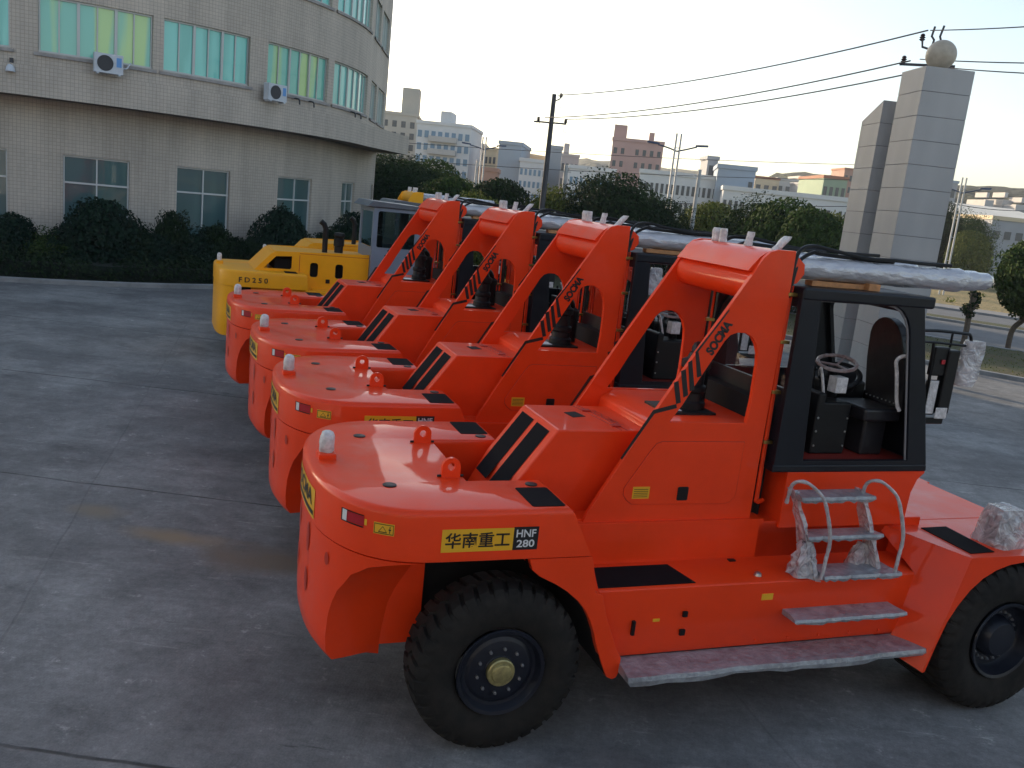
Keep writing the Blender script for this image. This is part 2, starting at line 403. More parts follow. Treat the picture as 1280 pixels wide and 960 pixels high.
    for sv,zz,rx,rz in ((.98,1.40,.03,.05),(tot-.98,1.40,.03,.05),(tot/2-.25,1.40,.05,.12),(tot/2+.25,1.40,.05,.12),(tot/2-.25,1.05,.05,.10),(tot/2+.25,1.05,.05,.10)):
        g=G(); cyl_disc(g,sv,zz,rx,rz,-.004); g.build('towing_recess','red_edge',root,ang=0,recalc=False)
    # ---------- hood with sloping grille
    hy=.415
    g=G(); g.prism([(.62,2.312),(1.55,2.312),(1.55,1.30),(.0,1.30),(.318,1.893)][::-1],'y',-hy,hy); hd=g.build('hood',RP,root,bevel=.018)
    n=Vector((-(2.312-1.30),0,(.62-0.0))).normalized(); 
    def sl(t,off): return Vector((lerp(.62,-.0,t),0,lerp(2.312,1.30,t)))+n*off
    n=Vector((-.81,0,.586))
    def sl(t,off): # along slope from top (t=0) to bottom (t=1)
        p=Vector((lerp(.62,.318,t),0,lerp(2.312,1.893,t))); return p+n*off
    for y0,y1 in ((.33,.05),(-.03,-.31)):
        g=G(); a=[sl(.10,.004),sl(1.35,.004)]
        vs=[(p.x,yy,p.z) for p in a for yy in (y0,y1)]; g.add(vs,[(0,1,3,2)])
        g.build('grille','black_pad',hd,ang=0,recalc=False)
    # slot, crease line and hinge strip on the hood
    g=G(); g.prism([(.90,.145),(1.02,.18),(1.05,.02),(.92,-.013)],'z',2.311,2.3155); g.build('slot','dark_void',hd,ang=0)
    g=G()
    for k in range(2):
        o=k*.055; g.prism([(1.085+o,.40),(1.092+o,.40),(1.192+o,-.405),(1.185+o,-.405)],'z',2.3115,2.3165)
    for yy in (-.28,.22): g.box(1.12-(yy)*.11,1.20-(yy)*.11,yy-.03,yy+.03,2.312,2.325)
    g.build('hinge_strip','red_edge',hd,ang=0)
    g=G(); t=text2d('SOCMA',offset=.01); g.mapped(t,lambda u,v:(1.205+.06*(1-v)-.11*lerp(.25,-.25,u)*0-lerp(.25,-.25,u)*.11,lerp(.25,-.25,u),2.3145)); g.build('lettering','red_edge',hd,ang=0)
    # engine cover between the plates
    g=G(); g.prism([(1.30,1.55),(2.40,1.55),(2.40,2.44),(1.56,2.44),(1.44,2.37)],'y',-.575,.575); ec=g.build('engine_cover',RP,root,bevel=.02)
    g=G(); g.box(1.40,1.70,-.16,.12,2.441,2.447); g.build('black_patch','black_pad',ec,ang=0) if False else None
    # ---------- frame plates
    outer=[(.83,1.585),(.872,1.686),(1.246,2.34),(1.651,3.02),(2.061,3.675),(2.10,3.745),(2.15,3.825),(2.21,3.88),(2.28,3.902),(2.45,3.905),(2.455,3.60),(2.445,3.2),(2.435,2.65),(2.43,2.09),(2.43,1.585)]
    hole=[(1.50,2.445),(1.605,2.60),(1.684,2.748),(1.862,3.056),(1.905,3.135),(1.95,3.185),(2.01,3.208),(2.09,3.208),(2.155,3.18),(2.205,3.12),(2.238,3.04),(2.248,2.94),(2.25,2.65),(2.235,2.445)]
    for s in(-1,1):
        g=G(); g.prism(outer,'y',s*YP,s*(YP-.045),[hole]); pl=g.build('frame_plate',RP,root,bevel=.006)
        pl['label']='tall perforated side plate with dark stripes' if s<0 else 'far side plate of the lifting frame'
        y=s*(YP+.003); 
        g=G()
        def quad(ps): g.add([(p[0],y,p[1]) for p in ps],[tuple(range(len(ps)))])
        quad([(1.902,3.386),(1.890,3.392),(1.641,3.033),(1.663,3.028)])
        quad([(1.484,2.777),(1.526,2.792),(1.577,2.613),(1.535,2.599)]);quad([(1.535,2.872),(1.576,2.893),(1.634,2.675),(1.593,2.654)])
        quad([(1.589,2.946),(1.623,2.967),(1.686,2.723),(1.644,2.709)]);quad([(1.641,3.033),(1.672,3.033),(1.734,2.838),(1.692,2.824)])
        quad([(1.536,2.600),(1.334,2.546),(1.350,2.515),(1.548,2.566)]);quad([(1.334,2.546),(1.350,2.515),(1.112,2.128),(1.096,2.142)])
        g.build('stripes','black_decal',pl,ang=0,recalc=False)
        g=G(); A=Vector((1.805,3.005));B=Vector((1.955,3.275)); d=(B-A); nn=Vector((-d.y,d.x)).normalized()*.088
        if s<0: fn=lambda u,v:(A.x+d.x*u+nn.x*v,y,A.y+d.y*u+nn.y*v)
        else: fn=lambda u,v:(B.x-d.x*u+nn.x*v,y,B.y-d.y*u+nn.y*v)
        text_on(g,'SOCMA',fn,.055); g.build('lettering','black_decal',pl,ang=0,recalc=False)
        # service door
        yd=s*(YP+.002)
        dp=[(1.46,2.281),(1.41,2.262),(1.36,2.195),(1.167,1.886),(1.168,1.83),(1.20,1.785),(1.255,1.747),(2.13,1.735),(2.19,1.75),(2.235,1.80),(2.24,1.86),(2.244,2.281)]
        cxm=sum(p[0] for p in dp)/len(dp); czm=sum(p[1] for p in dp)/len(dp)
        g=G(); g.prism([((p[0]-cxm)*1.008+cxm,(p[1]-czm)*1.014+czm) for p in dp],'y',s*(YP-.001),yd); g.build('door_gap','red_edge',pl,ang=0)
        g=G(); g.prism(dp,'y',s*(YP-.001),s*(YP+.009)); dr=g.build('service_door',RP,root,bevel=.004)
        g=G(); g.prism(rounded(1.665,1.765,1.775,1.893,.012,3),'y',s*(YP+.008),s*(YP+.016)); g.build('door_latch','black_plastic',dr,bevel=.003)
        g=G(); g.box(1.245,1.40,min(s*(YP+.0115),s*(YP+.009)),max(s*(YP+.0115),s*(YP+.009)),1.796,1.898); g.build('warning_sticker','yellow_decal',dr,ang=0)
        g=G(); yy=s*(YP+.0135)
        for k in range(5): g.add([(1.255,yy,1.81+k*.016),(1.385,yy,1.81+k*.016),(1.385,yy,1.815+k*.016),(1.255,yy,1.815+k*.016)],[(0,1,2,3)])
        g.build('small_print','black_decal',dr,ang=0,recalc=False)
        # sill below the plate
        g=G(); g.prism([(.50,1.30),(.50,1.60),(2.55,1.60),(2.55,1.57),(4.0,1.57),(4.0,1.24),(.80,1.24)],'y',s*.66,s*.50); g.build('side_sill',RP,root,bevel=.01)
        # pipes down the front edge
        g=G(); 
        for k,(dx,dyy) in enumerate(((2.475,.60),(2.515,.57))):
            g.tube(bez([(dx-.01,s*dyy,3.62),(dx-.015,s*dyy,3.0),(dx-.01,s*dyy,2.4),(dx-.005,s*dyy,1.82),(dx+.0,s*dyy,1.74-.02*k),(dx+.10,s*(dyy-.05),1.74-.02*k)]),.013,8)
        pp=g.build('hydraulic_pipe',RP,root)
        for zz in (3.55,3.15,2.72,2.28): g=G(); g.box(2.44-.00,2.53,min(s*.545,s*.625),max(s*.545,s*.625),zz-.014,zz+.014); g.build('pipe_clamp','brass',pp,bevel=.003)
    g=G(); g.box(2.40,2.60,-.50,.50,1.58,2.62); g.build('gap_shade_box','dark_void',root)  # near-black box, painted shade filling the gap between frame plates and cab
    # cross member at the top
    prof=[(2.44,3.895),(2.28,3.893),(2.20,3.872),(2.14,3.83),(2.085,3.765),(2.045,3.715),(2.05,3.708),(2.10,3.715)]+arcs(2.19,3.60,.135,125,300,12)+[(2.40,3.50),(2.44,3.52)]
    g=G(); g.prism(prof,'y',-YP+.044,YP-.044); cm=g.build('cross_member',RP,root,ang=40)
    for s in(-1,1): 
        for yy in (.33,.53): g=G(); g.prism([(2.43,3.86),(2.52,3.86),(2.60,3.80),(2.61,3.72),(2.55,3.64),(2.43,3.60)],'y',s*yy,s*(yy+.03)); g.build('clevis',RP,cm,bevel=.005)
    random.seed(3)
    for (x,yy,tx,ty) in ((2.36,.47,0,0),(2.38,.38,0,0),(2.36,-.05,.02,0),(2.34,-.47,.10,-.02)):
        g=G(); ls=[]
        for k in range(6):
            t=k/5; r=.036*(1+random.uniform(-.12,.15)) if k<5 else .03
            ls.append([(x+tx*t+r*math.cos(2*PI*q/9+random.uniform(-.2,.2)),yy+ty*t+r*math.sin(2*PI*q/9),3.88+.135*t) for q in range(9)])
        g.loft(ls,True,True); g.build('wrapped_bolt','wrap_white',cm,ang=30)
    # tilt cylinders wrapped in film
    for s in(-1,1):
        g=G(); ls=[];N=46;random.seed(5+s)
        for k in range(N+1):
            t=k/N; X=lerp(2.54,4.73,t); z=lerp(3.775,3.785,t)-.010*math.sin(t*PI); r=.098 if t<.80 else (.088 if t<.93 else .078)
            if k in(0,): r=.07
            if k==N: r=.06
            if 36<=k<=38: r=.105
            l=[]
            for q in range(20):
                a=2*PI*q/20; rr=r*(1+.045*noise.noise(Vector((X*3.5,math.cos(a)*2.6,math.sin(a)*2.6+s*7)))*2+ .012*random.uniform(-1,1))
                l.append((X,s*.46+rr*math.cos(a),z+rr*math.sin(a)))
            ls.append(l)
        g.loft(ls,True,True); tc=g.build('tilt_cylinder','tube_wrap',root,ang=75)
        g=G(); z=3.785
        g.tube(bez([(2.455,s*.60,3.52),(2.46,s*.60,3.72),(2.52,s*.56,3.90),(2.68,s*.52,3.955),(2.95,s*.50,3.93),(3.3,s*.49,3.895),(3.6,s*.48,3.90),(3.9,s*.46,3.895),(4.25,s*.46,3.90)]),.017,8)
        g.tube(bez([(2.475,s*.585,3.52),(2.49,s*.575,3.66),(2.56,s*.53,3.82),(2.70,s*.50,3.90),(2.8,s*.49,3.895),(3.2,s*.46,3.885),(3.6,s*.46,3.885)]),.017,8)
        g.build('hose','black_plastic',root)
    # packing wood on cab roof
    g=G(); g.box(3.30,3.42,-.56,-.30,3.625,3.685); g.box(2.75,3.30,-.50,-.40,3.625,3.67); g.build('packing_block','wood',root,bevel=.004)
    # exhaust / air cleaner stack behind the near plate
    g=G(); g.box(1.62,2.10,-.36,.05,2.441,2.46); g.lathe([(2.45,.13),(2.52,.13),(2.54,.11),(2.60,.105),(2.62,.12),(2.66,.12),(2.68,.095),(2.80,.095),(2.82,.12),(2.88,.12),(2.90,.08),(2.95,.06),(2.96,.001)],22,'z',(1.95,-.16,0)); 
    g.lathe([(2.45,.09),(2.75,.09),(2.78,.10),(2.83,.10),(2.86,.06),(2.87,.001)],18,'z',(2.16,.10,0))
    g.tube(bez([(1.95,-.16,2.88),(2.02,-.05,2.98),(2.14,.08,2.9),(2.16,.1,2.8)]),.05,10); g.build('air_cleaner','black_plastic',root)
    g=G(); g.box(1.66,1.80,-.30,-.12,2.461,2.464); g.build('sticker','white_decal',root,ang=0)
    # ---------- chassis
    for s in(-1,1):
        sec=[(.62,.50),(.66,.72),(.62,.50)]
        g=G(); a,b=(.70,4.02)
        yo=s*1.13
        prof=[(s*.45,1.25),(s*1.105,1.25),(s*1.13,1.235),(s*1.13,.72),(s*1.10,.66),(s*.45,.66)]
        loops=[[(x,p[0],p[1]) for p in prof] for x in (.76,4.0)]
        # slanted rear end of the tank follows the wheel arch
        loops[0]=[(lerp(.70,.98,(1.25-p[1])/.59),p[0],p[1]) for p in prof]
        g.loft(loops,True,True); tk=g.build('side_tank',RP,root,bevel=.008)
        y0=s*1.131;y1=s*1.140
        def sb(nm,m,x0,x1,z0,z1,t=.008,bev=.002): g=G(); g.box(x0,x1,min(y0-s*.003,y0+s*t),max(y0-s*.003,y0+s*t),z0,z1); return g.build(nm,m,tk,bevel=bev)
        sb('door_latch','black_plastic',1.56,1.60,.985,1.03,.02); sb('door_latch','black_plastic',1.555,1.60,.825,.875,.02); sb('handle','black_plastic',1.115,1.14,.86,.98,.025)
        sb('sticker','yellow_decal',1.30,1.36,.955,.98,.003,0); st=sb('sticker','yellow_decal',2.29,2.40,1.08,1.135,.003,0)
        for bx_ in (2.30,2.62,2.94,3.26,3.58): 
            g=G(); g.lathe([(-.002,.014),(s*.008,.013),(s*.010,.0005)] ,8,'y',(bx_,s*1.13,.72)); g.build('bolt','red_paint',tk)
        # pads on deck
        g=G(); g.prism([(.93,s*.74),(1.60,s*.74),(1.66,s*1.10),(.80,s*1.10)],'z',1.2505,1.256); g.build('anti_slip_pad','black_pad',tk,ang=0)
        g=G(); g.prism([(2.70,s*.90),(3.66,s*.90),(3.72,s*1.11),(2.70,s*1.11)],'z',1.2505,1.256); g.build('anti_slip_pad','black_pad',tk,ang=0)
        g=G(); g.lathe([(1.25,.035),(1.27,.03),(1.282,.015),(1.284,.001)],14,'z',(2.30,s*1.02,0)); g.build('filler_cap','steel',tk)
        g=G(); g.box(2.21,2.27,s*.72-.02,s*.72+.02,1.25,1.262); g.build('door_latch','black_plastic',tk)
        # rear fender plate with arch
        up=[(.17,1.556),(.20,1.47),(.26,1.42),(.398,1.35),(.50,1.285),(.605,1.197),(.67,1.12),(.72,1.033),(.765,.93),(.80,.82),(.85,.70),(.893,.604),(.925,.545),(.973,.521),(1.01,.535),(1.03,.58),(1.03,.70),(.98,.78),(.86,1.05),(.80,1.24),(.74,1.26),(.69,1.50),(.67,1.556)]
        g=G(); g.prism(up,'y',s*1.195,s*1.125); rf=g.build('rear_fender',RP,root,bevel=.008)
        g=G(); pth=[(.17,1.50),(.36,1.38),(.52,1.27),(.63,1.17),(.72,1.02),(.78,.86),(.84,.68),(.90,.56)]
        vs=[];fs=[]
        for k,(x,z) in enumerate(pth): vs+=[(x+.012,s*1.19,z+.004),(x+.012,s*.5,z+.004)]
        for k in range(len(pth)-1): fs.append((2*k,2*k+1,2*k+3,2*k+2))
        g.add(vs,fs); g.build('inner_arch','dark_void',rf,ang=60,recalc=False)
        # arm closing bracket between sill and counterweight arm
        g=G(); g.prism([(.44,1.56),(.66,1.56),(.70,1.50),(.80,1.24),(1.2,1.24),(1.2,1.2),(.70,1.2),(.5,1.36)],'y',s*.60,s*1.12); g.build('arm_bracket',RP,rf,bevel=.005)
        # front fender housing
        arch=[(3.885,.455),(3.95,.70),(4.02,.92),(4.10,1.065),(4.20,1.20),(4.32,1.305),(4.45,1.375),(4.60,1.42),(4.755,1.437),(4.92,1.42),(5.08,1.36),(5.22,1.26),(5.35,1.10),(5.44,.94)]
        out=[(3.86,.45),(4.14,1.5),(5.55,1.5),(5.55,.90)]+arch[::-1]
        g=G(); g.prism(out,'y',s*1.43,s*1.37); 
        # top plate, slanted back face
        g.box(4.19,5.55,min(s*1.372,s*.50),max(s*1.372,s*.50),1.47,1.4985)
        g.add([(4.14,s*1.429,1.499),(3.86,s*1.429,.45),(3.72,s*1.12,.52),(3.86,s*1.12,1.25),(3.86,s*.55,1.499)],[(0,1,2,3,4)])
        g.add([(4.16,s*1.42,1.49),(3.89,s*1.42,.46),(3.90,s*.6,.52),(3.95,s*.55,1.49)],[(0,1,2,3)]); g.add([(3.86,s*1.429,.45),(3.72,s*1.12,.52),(3.9,s*.6,.52),(3.89,s*1.42,.46)],[(0,1,2,3)])
        g.add([(3.86,s*.5,1.4985),(4.2,s*.5,1.4985),(4.2,s*1.428,1.4985),(4.14,s*1.428,1.4985)],[(0,1,2,3)])
        ff=g.build('front_fender',RP,root,ang=30,recalc=False)
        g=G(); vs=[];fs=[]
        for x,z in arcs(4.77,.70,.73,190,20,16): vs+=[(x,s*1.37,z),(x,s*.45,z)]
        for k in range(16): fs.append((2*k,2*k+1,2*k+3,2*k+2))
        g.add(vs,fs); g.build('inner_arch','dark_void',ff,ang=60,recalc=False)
        g=G(); g.prism([(4.23,s*.75),(4.54,s*.74),(4.50,s*1.33),(4.22,s*1.34)],'z',1.4995,1.506); g.build('anti_slip_pad','black_pad',ff,ang=0)
        # wrapped work lamp on the fender
        g=G(); random.seed(11)
        def crumple(g,x0,x1,y0,y1,z0,z1,taper=.25,j=.02):
            ls=[]
            for k in range(7):
                t=k/6; sh=taper*t*(1 if t<.9 else 1.3); l=[]
                for q in range(20):
                    a=2*PI*q/20; c,s2=math.cos(a),math.sin(a); m=max(abs(c),abs(s2))
                    l.append((lerp(x0,x1,.5+.5*c/m*(1-sh))+random.uniform(-j,j),lerp(y0,y1,.5+.5*s2/m*(1-sh))+random.uniform(-j,j),lerp(z0,z1,t)+random.uniform(-j,j)*.4))
                ls.append(l)
            g.loft(ls,True,True)
        crumple(g,4.58,4.95,min(s*1.30,s*.95),max(s*1.30,s*.95),1.497,1.84,.3,.012); g.build('wrapped_lamp','film',ff,ang=25); g=G(); g.box(4.66,4.88,min(s*1.22,s*1.03),max(s*1.22,s*1.03),1.50,1.74); g.build('work_lamp','black_plastic',ff,bevel=.02)
        # foot board and step
        def plank(nm,x0,x1,ya,yb,z,t,m='wrap_grey',par=root,j=.008,seed=1):
            random.seed(seed); g=G(); N=18; ls=[]
            for k in range(N+1):
                x=lerp(x0,x1,k/N); sh=(random.uniform(-j,j))
                ls.append([(x+(.06 if s*0 else 0),s*ya,z-t/2),(x,s*(ya+.0),z+t/2),(x,s*lerp(ya,yb,.5),z+t/2+sh*.5),(x+(-.03 if k==0 else (.03 if k==N else 0)),s*yb+sh,z+t/2),(x+(-.03 if k==0 else (.03 if k==N else 0)),s*(yb+.01)+sh,z),(x,s*yb+sh,z-t/2+sh)])
            g.loft(ls,True,True); return g.build(nm,m,par,ang=25)
        plank('foot_board',1.02,3.86,1.10,1.40,.62,.07,seed=4,j=.014)
        plank('step',2.52,3.62,1.12,1.34,.965,.045,seed=6)
        # upper access ladder: three treads, side plates, handrails
        ld=empty('access_ladder',(0,0,0),0,root)
        plank('step',2.80,3.55,1.02,1.26,1.30,.045,par=ld,seed=8); plank('step',2.68,3.40,.97,1.13,1.60,.045,par=ld,seed=9); plank('step',2.58,3.28,.90,1.09,1.925,.05,par=ld,seed=10)
        for xx,dx in ((2.60,0),(3.28,.0)):
            g=G(); random.seed(int(xx*10)); ls=[]
            for k in range(12):
                t=k/11; z=lerp(1.25,1.96,t); x=xx+lerp(.14 if xx>3 else .16,-.02,t); w=lerp(.20,.10,t); j=.012
                ls.append([(x+random.uniform(-j,j),s*(lerp(1.10,.92,t)-w/2)+random.uniform(-j,j),z),(x+.02+random.uniform(-j,j),s*(lerp(1.10,.92,t)-w/2),z),(x+.03+random.uniform(-j,j),s*(lerp(1.10,.92,t)+w/2)+random.uniform(-j,j),z),(x-.01,s*(lerp(1.10,.92,t)+w/2)+random.uniform(-j,j),z)])
            g.loft(ls,True,True)
            if xx<3: crumple(g,2.60,2.80,min(s*.96,s*1.16),max(s*.96,s*1.16),1.257,1.56,.45,.02)
            else: crumple(g,3.22,3.44,min(s*.93,s*1.08),max(s*.93,s*1.08),1.257,1.50,.6,.018)
            g.build('side_plate','film',ld,ang=25)
            ox=0 if xx<3 else .76
            g=G(); pth=bez([(2.56+ox-.05,s*.96,1.86),(2.54+ox-.05,s*1.02,2.04),(2.60+ox-.05,s*1.09,2.085),(2.70+ox-.06,s*1.14,2.03),(2.775+ox-.06,s*1.18,1.93),(2.83+ox-.04,s*1.22,1.65),(2.82+ox-.04,s*1.23,1.45),(2.80+ox-.04,s*1.24,1.29)],8)
            random.seed(2); g.tube(pth,.015,8,rs=[.015*(1+random.uniform(-.12,.15)) for _ in pth]); g.build('handrail','wrap_rail',ld,ang=60)
    g=G(); g.box(.9,4.3,-.46,.46,.62,1.56); g.box(4.3,5.3,-.55,.55,.75,1.45); g.box(4.4,4.85,-1.0,1.0,.52,.85); g.box(-.12,.12,-.75,.75,.55,.82); g.build('chassis','dark_void',root,bevel=.01)
    g=G(); g.box(2.5,4.3,-.66,.66,1.2,1.575); g.box(4.0,5.5,-.55,.55,1.44,1.503); g.build('front_deck',RP,root,bevel=.01)
    # wheels
    for s in(-1,1):
        wheel(root,.045,s*1.19,s,False,Rr=.662); wheel(root,4.70,s*1.46,s,True,w=.84,Rr=.70)
    # ---------- cab
    cb=empty('cab',(.074,.23,-.134),0,root); cb.scale=(1.0335,)*3
    YN,YF=-.90,.40
    fx=lambda z: 3.63+(3.51-z)*.26
    g=G(); 
    zs=[(2.10,0),(1.655,-.10)]
    g.prism([(2.53,2.10),(3.99,2.10),(4.0,2.085),(3.93,2.02),(3.885,1.90),(3.87,1.60),(2.53,1.60)],'y',YN+.01,YF+.02); g.build('cab_base',RP,cb,bevel=.01)
    g=G(); g.prism([(2.36,2.098),(3.995,2.098),(3.985,2.165),(2.36,2.165)],'y',YN-.004,YF+.03); g.build('sill_rail','navy_paint',cb,bevel=.015)
    g=G(); g.box(2.45,3.9,YN+.03,YF-.03,2.166,2.172); g.build('floor','floor_red',cb)
    sideO=[(2.37,2.16),(2.37,3.62),(3.60,3.62),(fx(2.16),2.16)]
    sideH=[(2.655,2.20),(2.56,3.545)]+[(3.18,3.55)]+[(3.18+.32*math.sin(R(a)),3.55-.32+.32*math.cos(R(a))) for a in range(15,90,12)]+[(3.50,3.21),(3.60,2.70),(3.70,2.20)]
    sideH=[(2.655,2.20),(2.56,3.545),(3.25,3.548),(3.33,3.535),(3.40,3.50),(3.46,3.44),(3.50,3.37),(3.525,3.29),(3.61,2.90),(3.76,2.20)]
    g=G(); g.prism(sideO,'y',YN,YN+.05,[sideH]); g.build('near_door_frame','navy_paint',cb,bevel=.006); g=G(); g.tube([(p_[0]-.006,YN+.025,p_[1]-.006) for p_ in sideH[1:]],.010,6); g.build('door_seal','seal_grey',cb)
    g=G(); g.prism(sideO,'y',YF,YF-.05,[[(2.60,2.75),(2.54,3.50),(3.48,3.50),(3.62,2.75)]]); g.build('far_side_frame','navy_paint',cb,bevel=.006)
    g=G(); g.add([(2.60,YF-.02,2.75),(2.54,YF-.02,3.50),(3.48,YF-.02,3.50),(3.62,YF-.02,2.75)],[(0,1,2,3)]); g.build('side_window','cab_glass',cb,ang=0,recalc=False)
    # roof
    g=G(); g.box(2.372,3.72,YN-.008,YF+.02,3.535,3.635); g.build('roof','navy_paint',cb,bevel=.02)
    # rear wall with window
    wn=rounded(YN+.05,YF-.08,2.80,3.47,.30,8,(1,0,0,0)); 
    g=G(); g.prism([(YN+.05,2.16),(YF-.05,2.16),(YF-.05,3.54),(YN+.05,3.54)],'x',2.38,2.42,[wn]); g.build('rear_wall','navy_paint',cb,bevel=.004)
    g=G(); g.add([(2.40,p[0],p[1]) for p in wn],[tuple(range(len(wn)))]); g.build('rear_window','cab_glass',cb,ang=0,recalc=False)
    # front wall: leaning frame (dashboard panel low, large windshield)
    def fr(y,z,d=0): return (fx(z)+d,y,z)
    wo=[(YN+.05,2.16),(YF-.05,2.16),(YF-.05,3.54),(YN+.05,3.54)]; wi=rounded(YN+.10,YF-.09,2.66,3.47,.12,5)
    tr=tessellate_polygon([[Vector((a,b,0)) for a,b in l] for l in (wo,wi)]); fl=wo+wi
    g=G(); g.add([fr(a,b,-.02) for a,b in fl],[tuple(t) for t in tr]); g.add([fr(a,b,.02) for a,b in fl],[tuple(t) for t in tr])
    for l in (wo,wi):
        n_=len(l)
        for i in range(n_):
            a,b=l[i],l[(i+1)%n_]; g.add([fr(*a,-.02),fr(*b,-.02),fr(*b,.02),fr(*a,.02)],[(0,1,2,3)])
    g.build('front_wall','navy_paint',cb,ang=0,recalc=False)
    g=G(); g.add([fr(a,b) for a,b in wi],[tuple(range(len(wi)))]); g.build('windshield','cab_glass',cb,ang=0,recalc=False)
    # seat with high arched back
    st=[(y_,z_) for y_,z_ in ([(-.76,2.62),(-.28,2.62)]+[(-.28,3.0)]+[(-.505+.205*math.cos(R(a)),3.18+.22*math.sin(R(a))) for a in range(0,181,15)]+[(-.76,3.0)])]
    g=G(); ls=[]
    g.prism([(p[0],p[1]) for p in st],'x',0,.09)
    g.v=[(v[0]+3.60+(3.4-v[2])*.16,v[1],v[2]) for v in g.v]; 
    sb_=g.build('seat_back','seat',cb,bevel=.03,seg=3)
    g=G()
    for k in range(9): g.lathe([(0,.008),(.01,.006),(.012,.0005)],8,'x',(0,0,0),M=Matrix.Translation((3.71,-.72+k*.05,2.66))@Matrix.Rotation(PI,4,'Z'))
    g.build('seat_stud','steel',cb)
    g=G(); g.box(3.35,3.75,-.74,-.30,2.50,2.62); g.box(3.45,3.7,-.65,-.38,2.17,2.5); g.build('seat','seat',cb,bevel=.03,seg=3)
    # console, steering column and wheel
    g=G(); g.box(2.93,3.30,-.62,-.28,2.17,2.64); g.box(2.93,3.02,-.62,-.28,2.6,2.72); cs=g.build('console','black_plastic',cb,bevel=.02)
    g=G()
    for xx in (2.96,3.27):
        for zz in (2.25,2.38,2.50): g.lathe([(-.001,.011),(-.008,.009),(-.009,.0005)],8,'y',(xx,-.62,zz))
    g.build('console_bolt','steel',cb,ang=0)
    g=G(); g.tube([(3.28,-.38,2.5),(3.20,-.42,2.93)],.05,10); g.lathe([(-.03,.13),(.03,.13),(.035,.12),(.035,.001)],20,'z',M=Matrix.Translation((3.34,-.38,2.78))@Matrix.Rotation(R(25),4,'X')); g.build('steering_column','black_plastic',cb)
    MW=Matrix.Translation((3.20,-.45,2.96))@Matrix.Rotation(R(12),4,'X')@Matrix.Rotation(R(-10),4,'Y')
    g=G(); ring=[]
    for k in range(33): a=2*PI*k/32; ring.append(MW@Vector((.165*math.cos(a),.165*math.sin(a),0)))
    random.seed(8); g.tube(ring,.018,8,cap=False,rs=[.017*(1+random.uniform(-.1,.1)) for _ in ring]); 
    for a in (30,150,270): g.tube([MW@Vector((0,0,-.02)),MW@Vector((.18*math.cos(R(a)),.18*math.sin(R(a)),0))],.011,6)
    g.build('steering_wheel','wrap_film',cb)
    MW2=Matrix.Translation((3.30,-.40,2.84))@Matrix.Rotation(R(20),4,'X')@Matrix.Rotation(R(-18),4,'Y'); g=G(); ring=[MW2@Vector((.17*math.cos(2*PI*k/32),.17*math.sin(2*PI*k/32),0)) for k in range(33)]
    g.tube(ring,.024,8,cap=False); g.lathe([(-.05,.13),(.01,.14),(.03,.10),(.03,.001)],20,'z',M=MW2); g.build('instrument_pod','black_plastic',cb)
    for yy,hh,xx in ((-.30,2.82,3.05),(-.36,2.86,3.08),(-.42,2.80,3.10)): g=G(); g.tube([(xx,yy,2.64),(xx-.03,yy,hh)],.008,6); g.lathe([(0,.001),(.01,.018),(.03,.02),(.045,.001)],10,'z',(xx-.03,yy,hh)); g.build('lever','black_plastic',cb)
    g=G(); g.box(2.46,2.95,-.30,.30,2.17,2.60); g.box(3.35,3.8,-.20,.34,2.17,2.75); g.build('side_console','black_plastic',cb,bevel=.03)
    g=G(); g.tube(bez([(3.03,-.55,2.70),(2.98,-.56,2.85),(2.93,-.58,2.94)]),.014,8); g.box(3.10,3.22,-.61,-.50,2.72,2.86,Matrix.Rotation(0,4,'Z')); g.build('lever','wrap_white',cb,bevel=.01)
    g=G(); pth=bez([(3.66,-.80,2.62),(3.63,-.78,2.70),(3.57,-.78,2.95),(3.54,-.78,3.05),(3.56,-.80,3.10),(3.62,-.84,3.12)],6); g.tube(pth,.017,8); g.build('grab_handle','wrap_white',cb)
    # mirror and head lamp bracket ahead of the cab
    mb=empty('mirror_bracket',(.074,.23,-.134),0,root); mb.scale=(1.0335,)*3
    g=G(); yb=-.76
    g.tube(bez([(3.70,yb,3.33),(3.95,yb,3.34),(4.25,yb,3.33),(4.32,yb,3.32),(4.35,yb,3.26),(4.355,yb,3.16)],6),.014,8)
    g.tube([(3.72,yb,3.24),(4.0,yb,3.235),(4.33,yb,3.22)],.011,8); g.tube([(4.12,yb,3.33),(4.12,yb,3.2)],.010,8); g.tube([(3.93,yb,3.23),(3.99,yb,2.60)],.014,8); g.build('bracket_tube','black_plastic',mb)
    g=G(); g.box(4.09,4.22,yb-.04,yb+.05,2.60,3.18); g.box(3.95,4.12,yb-.02,yb+.04,2.94,3.20); g.box(3.93,4.2,yb-.02,yb+.04,2.50,2.56); g.box(3.95,4.10,yb+.0,yb+.03,2.58,2.9); g.build('lamp_housing','black_plastic',mb,bevel=.02)
    g=G(); g.box(4.06,4.19,yb-.048,yb-.038,2.56,2.66); g.box(3.955,4.05,yb-.03,yb-.02,2.60,2.90); g.build('mirror_glass','wrap_white',mb,bevel=.005)
    g=G(); g.box(4.03,4.07,yb-.034,yb-.022,3.05,3.09); g.build('tail_reflector','red_decal',mb,bevel=.004)
    g=G(); random.seed(21); ls=[]
    for k in range(11):
        t=k/10; w=.115*(1-.30*abs(2*t-1)**4); z=lerp(2.86,3.27,t); l=[]
        for q in range(16):
            a=2*PI*q/16; c,s2=math.cos(a),math.sin(a); l.append((4.36+w*math.copysign(abs(c)**.6,c)+.04*t+random.uniform(-.005,.005),yb+.06*math.copysign(abs(s2)**.6,s2)+random.uniform(-.005,.005),z))
        ls.append(l)
    g.loft(ls,True,True); g.build('wrapped_mirror','film',mb,ang=50)
    return root
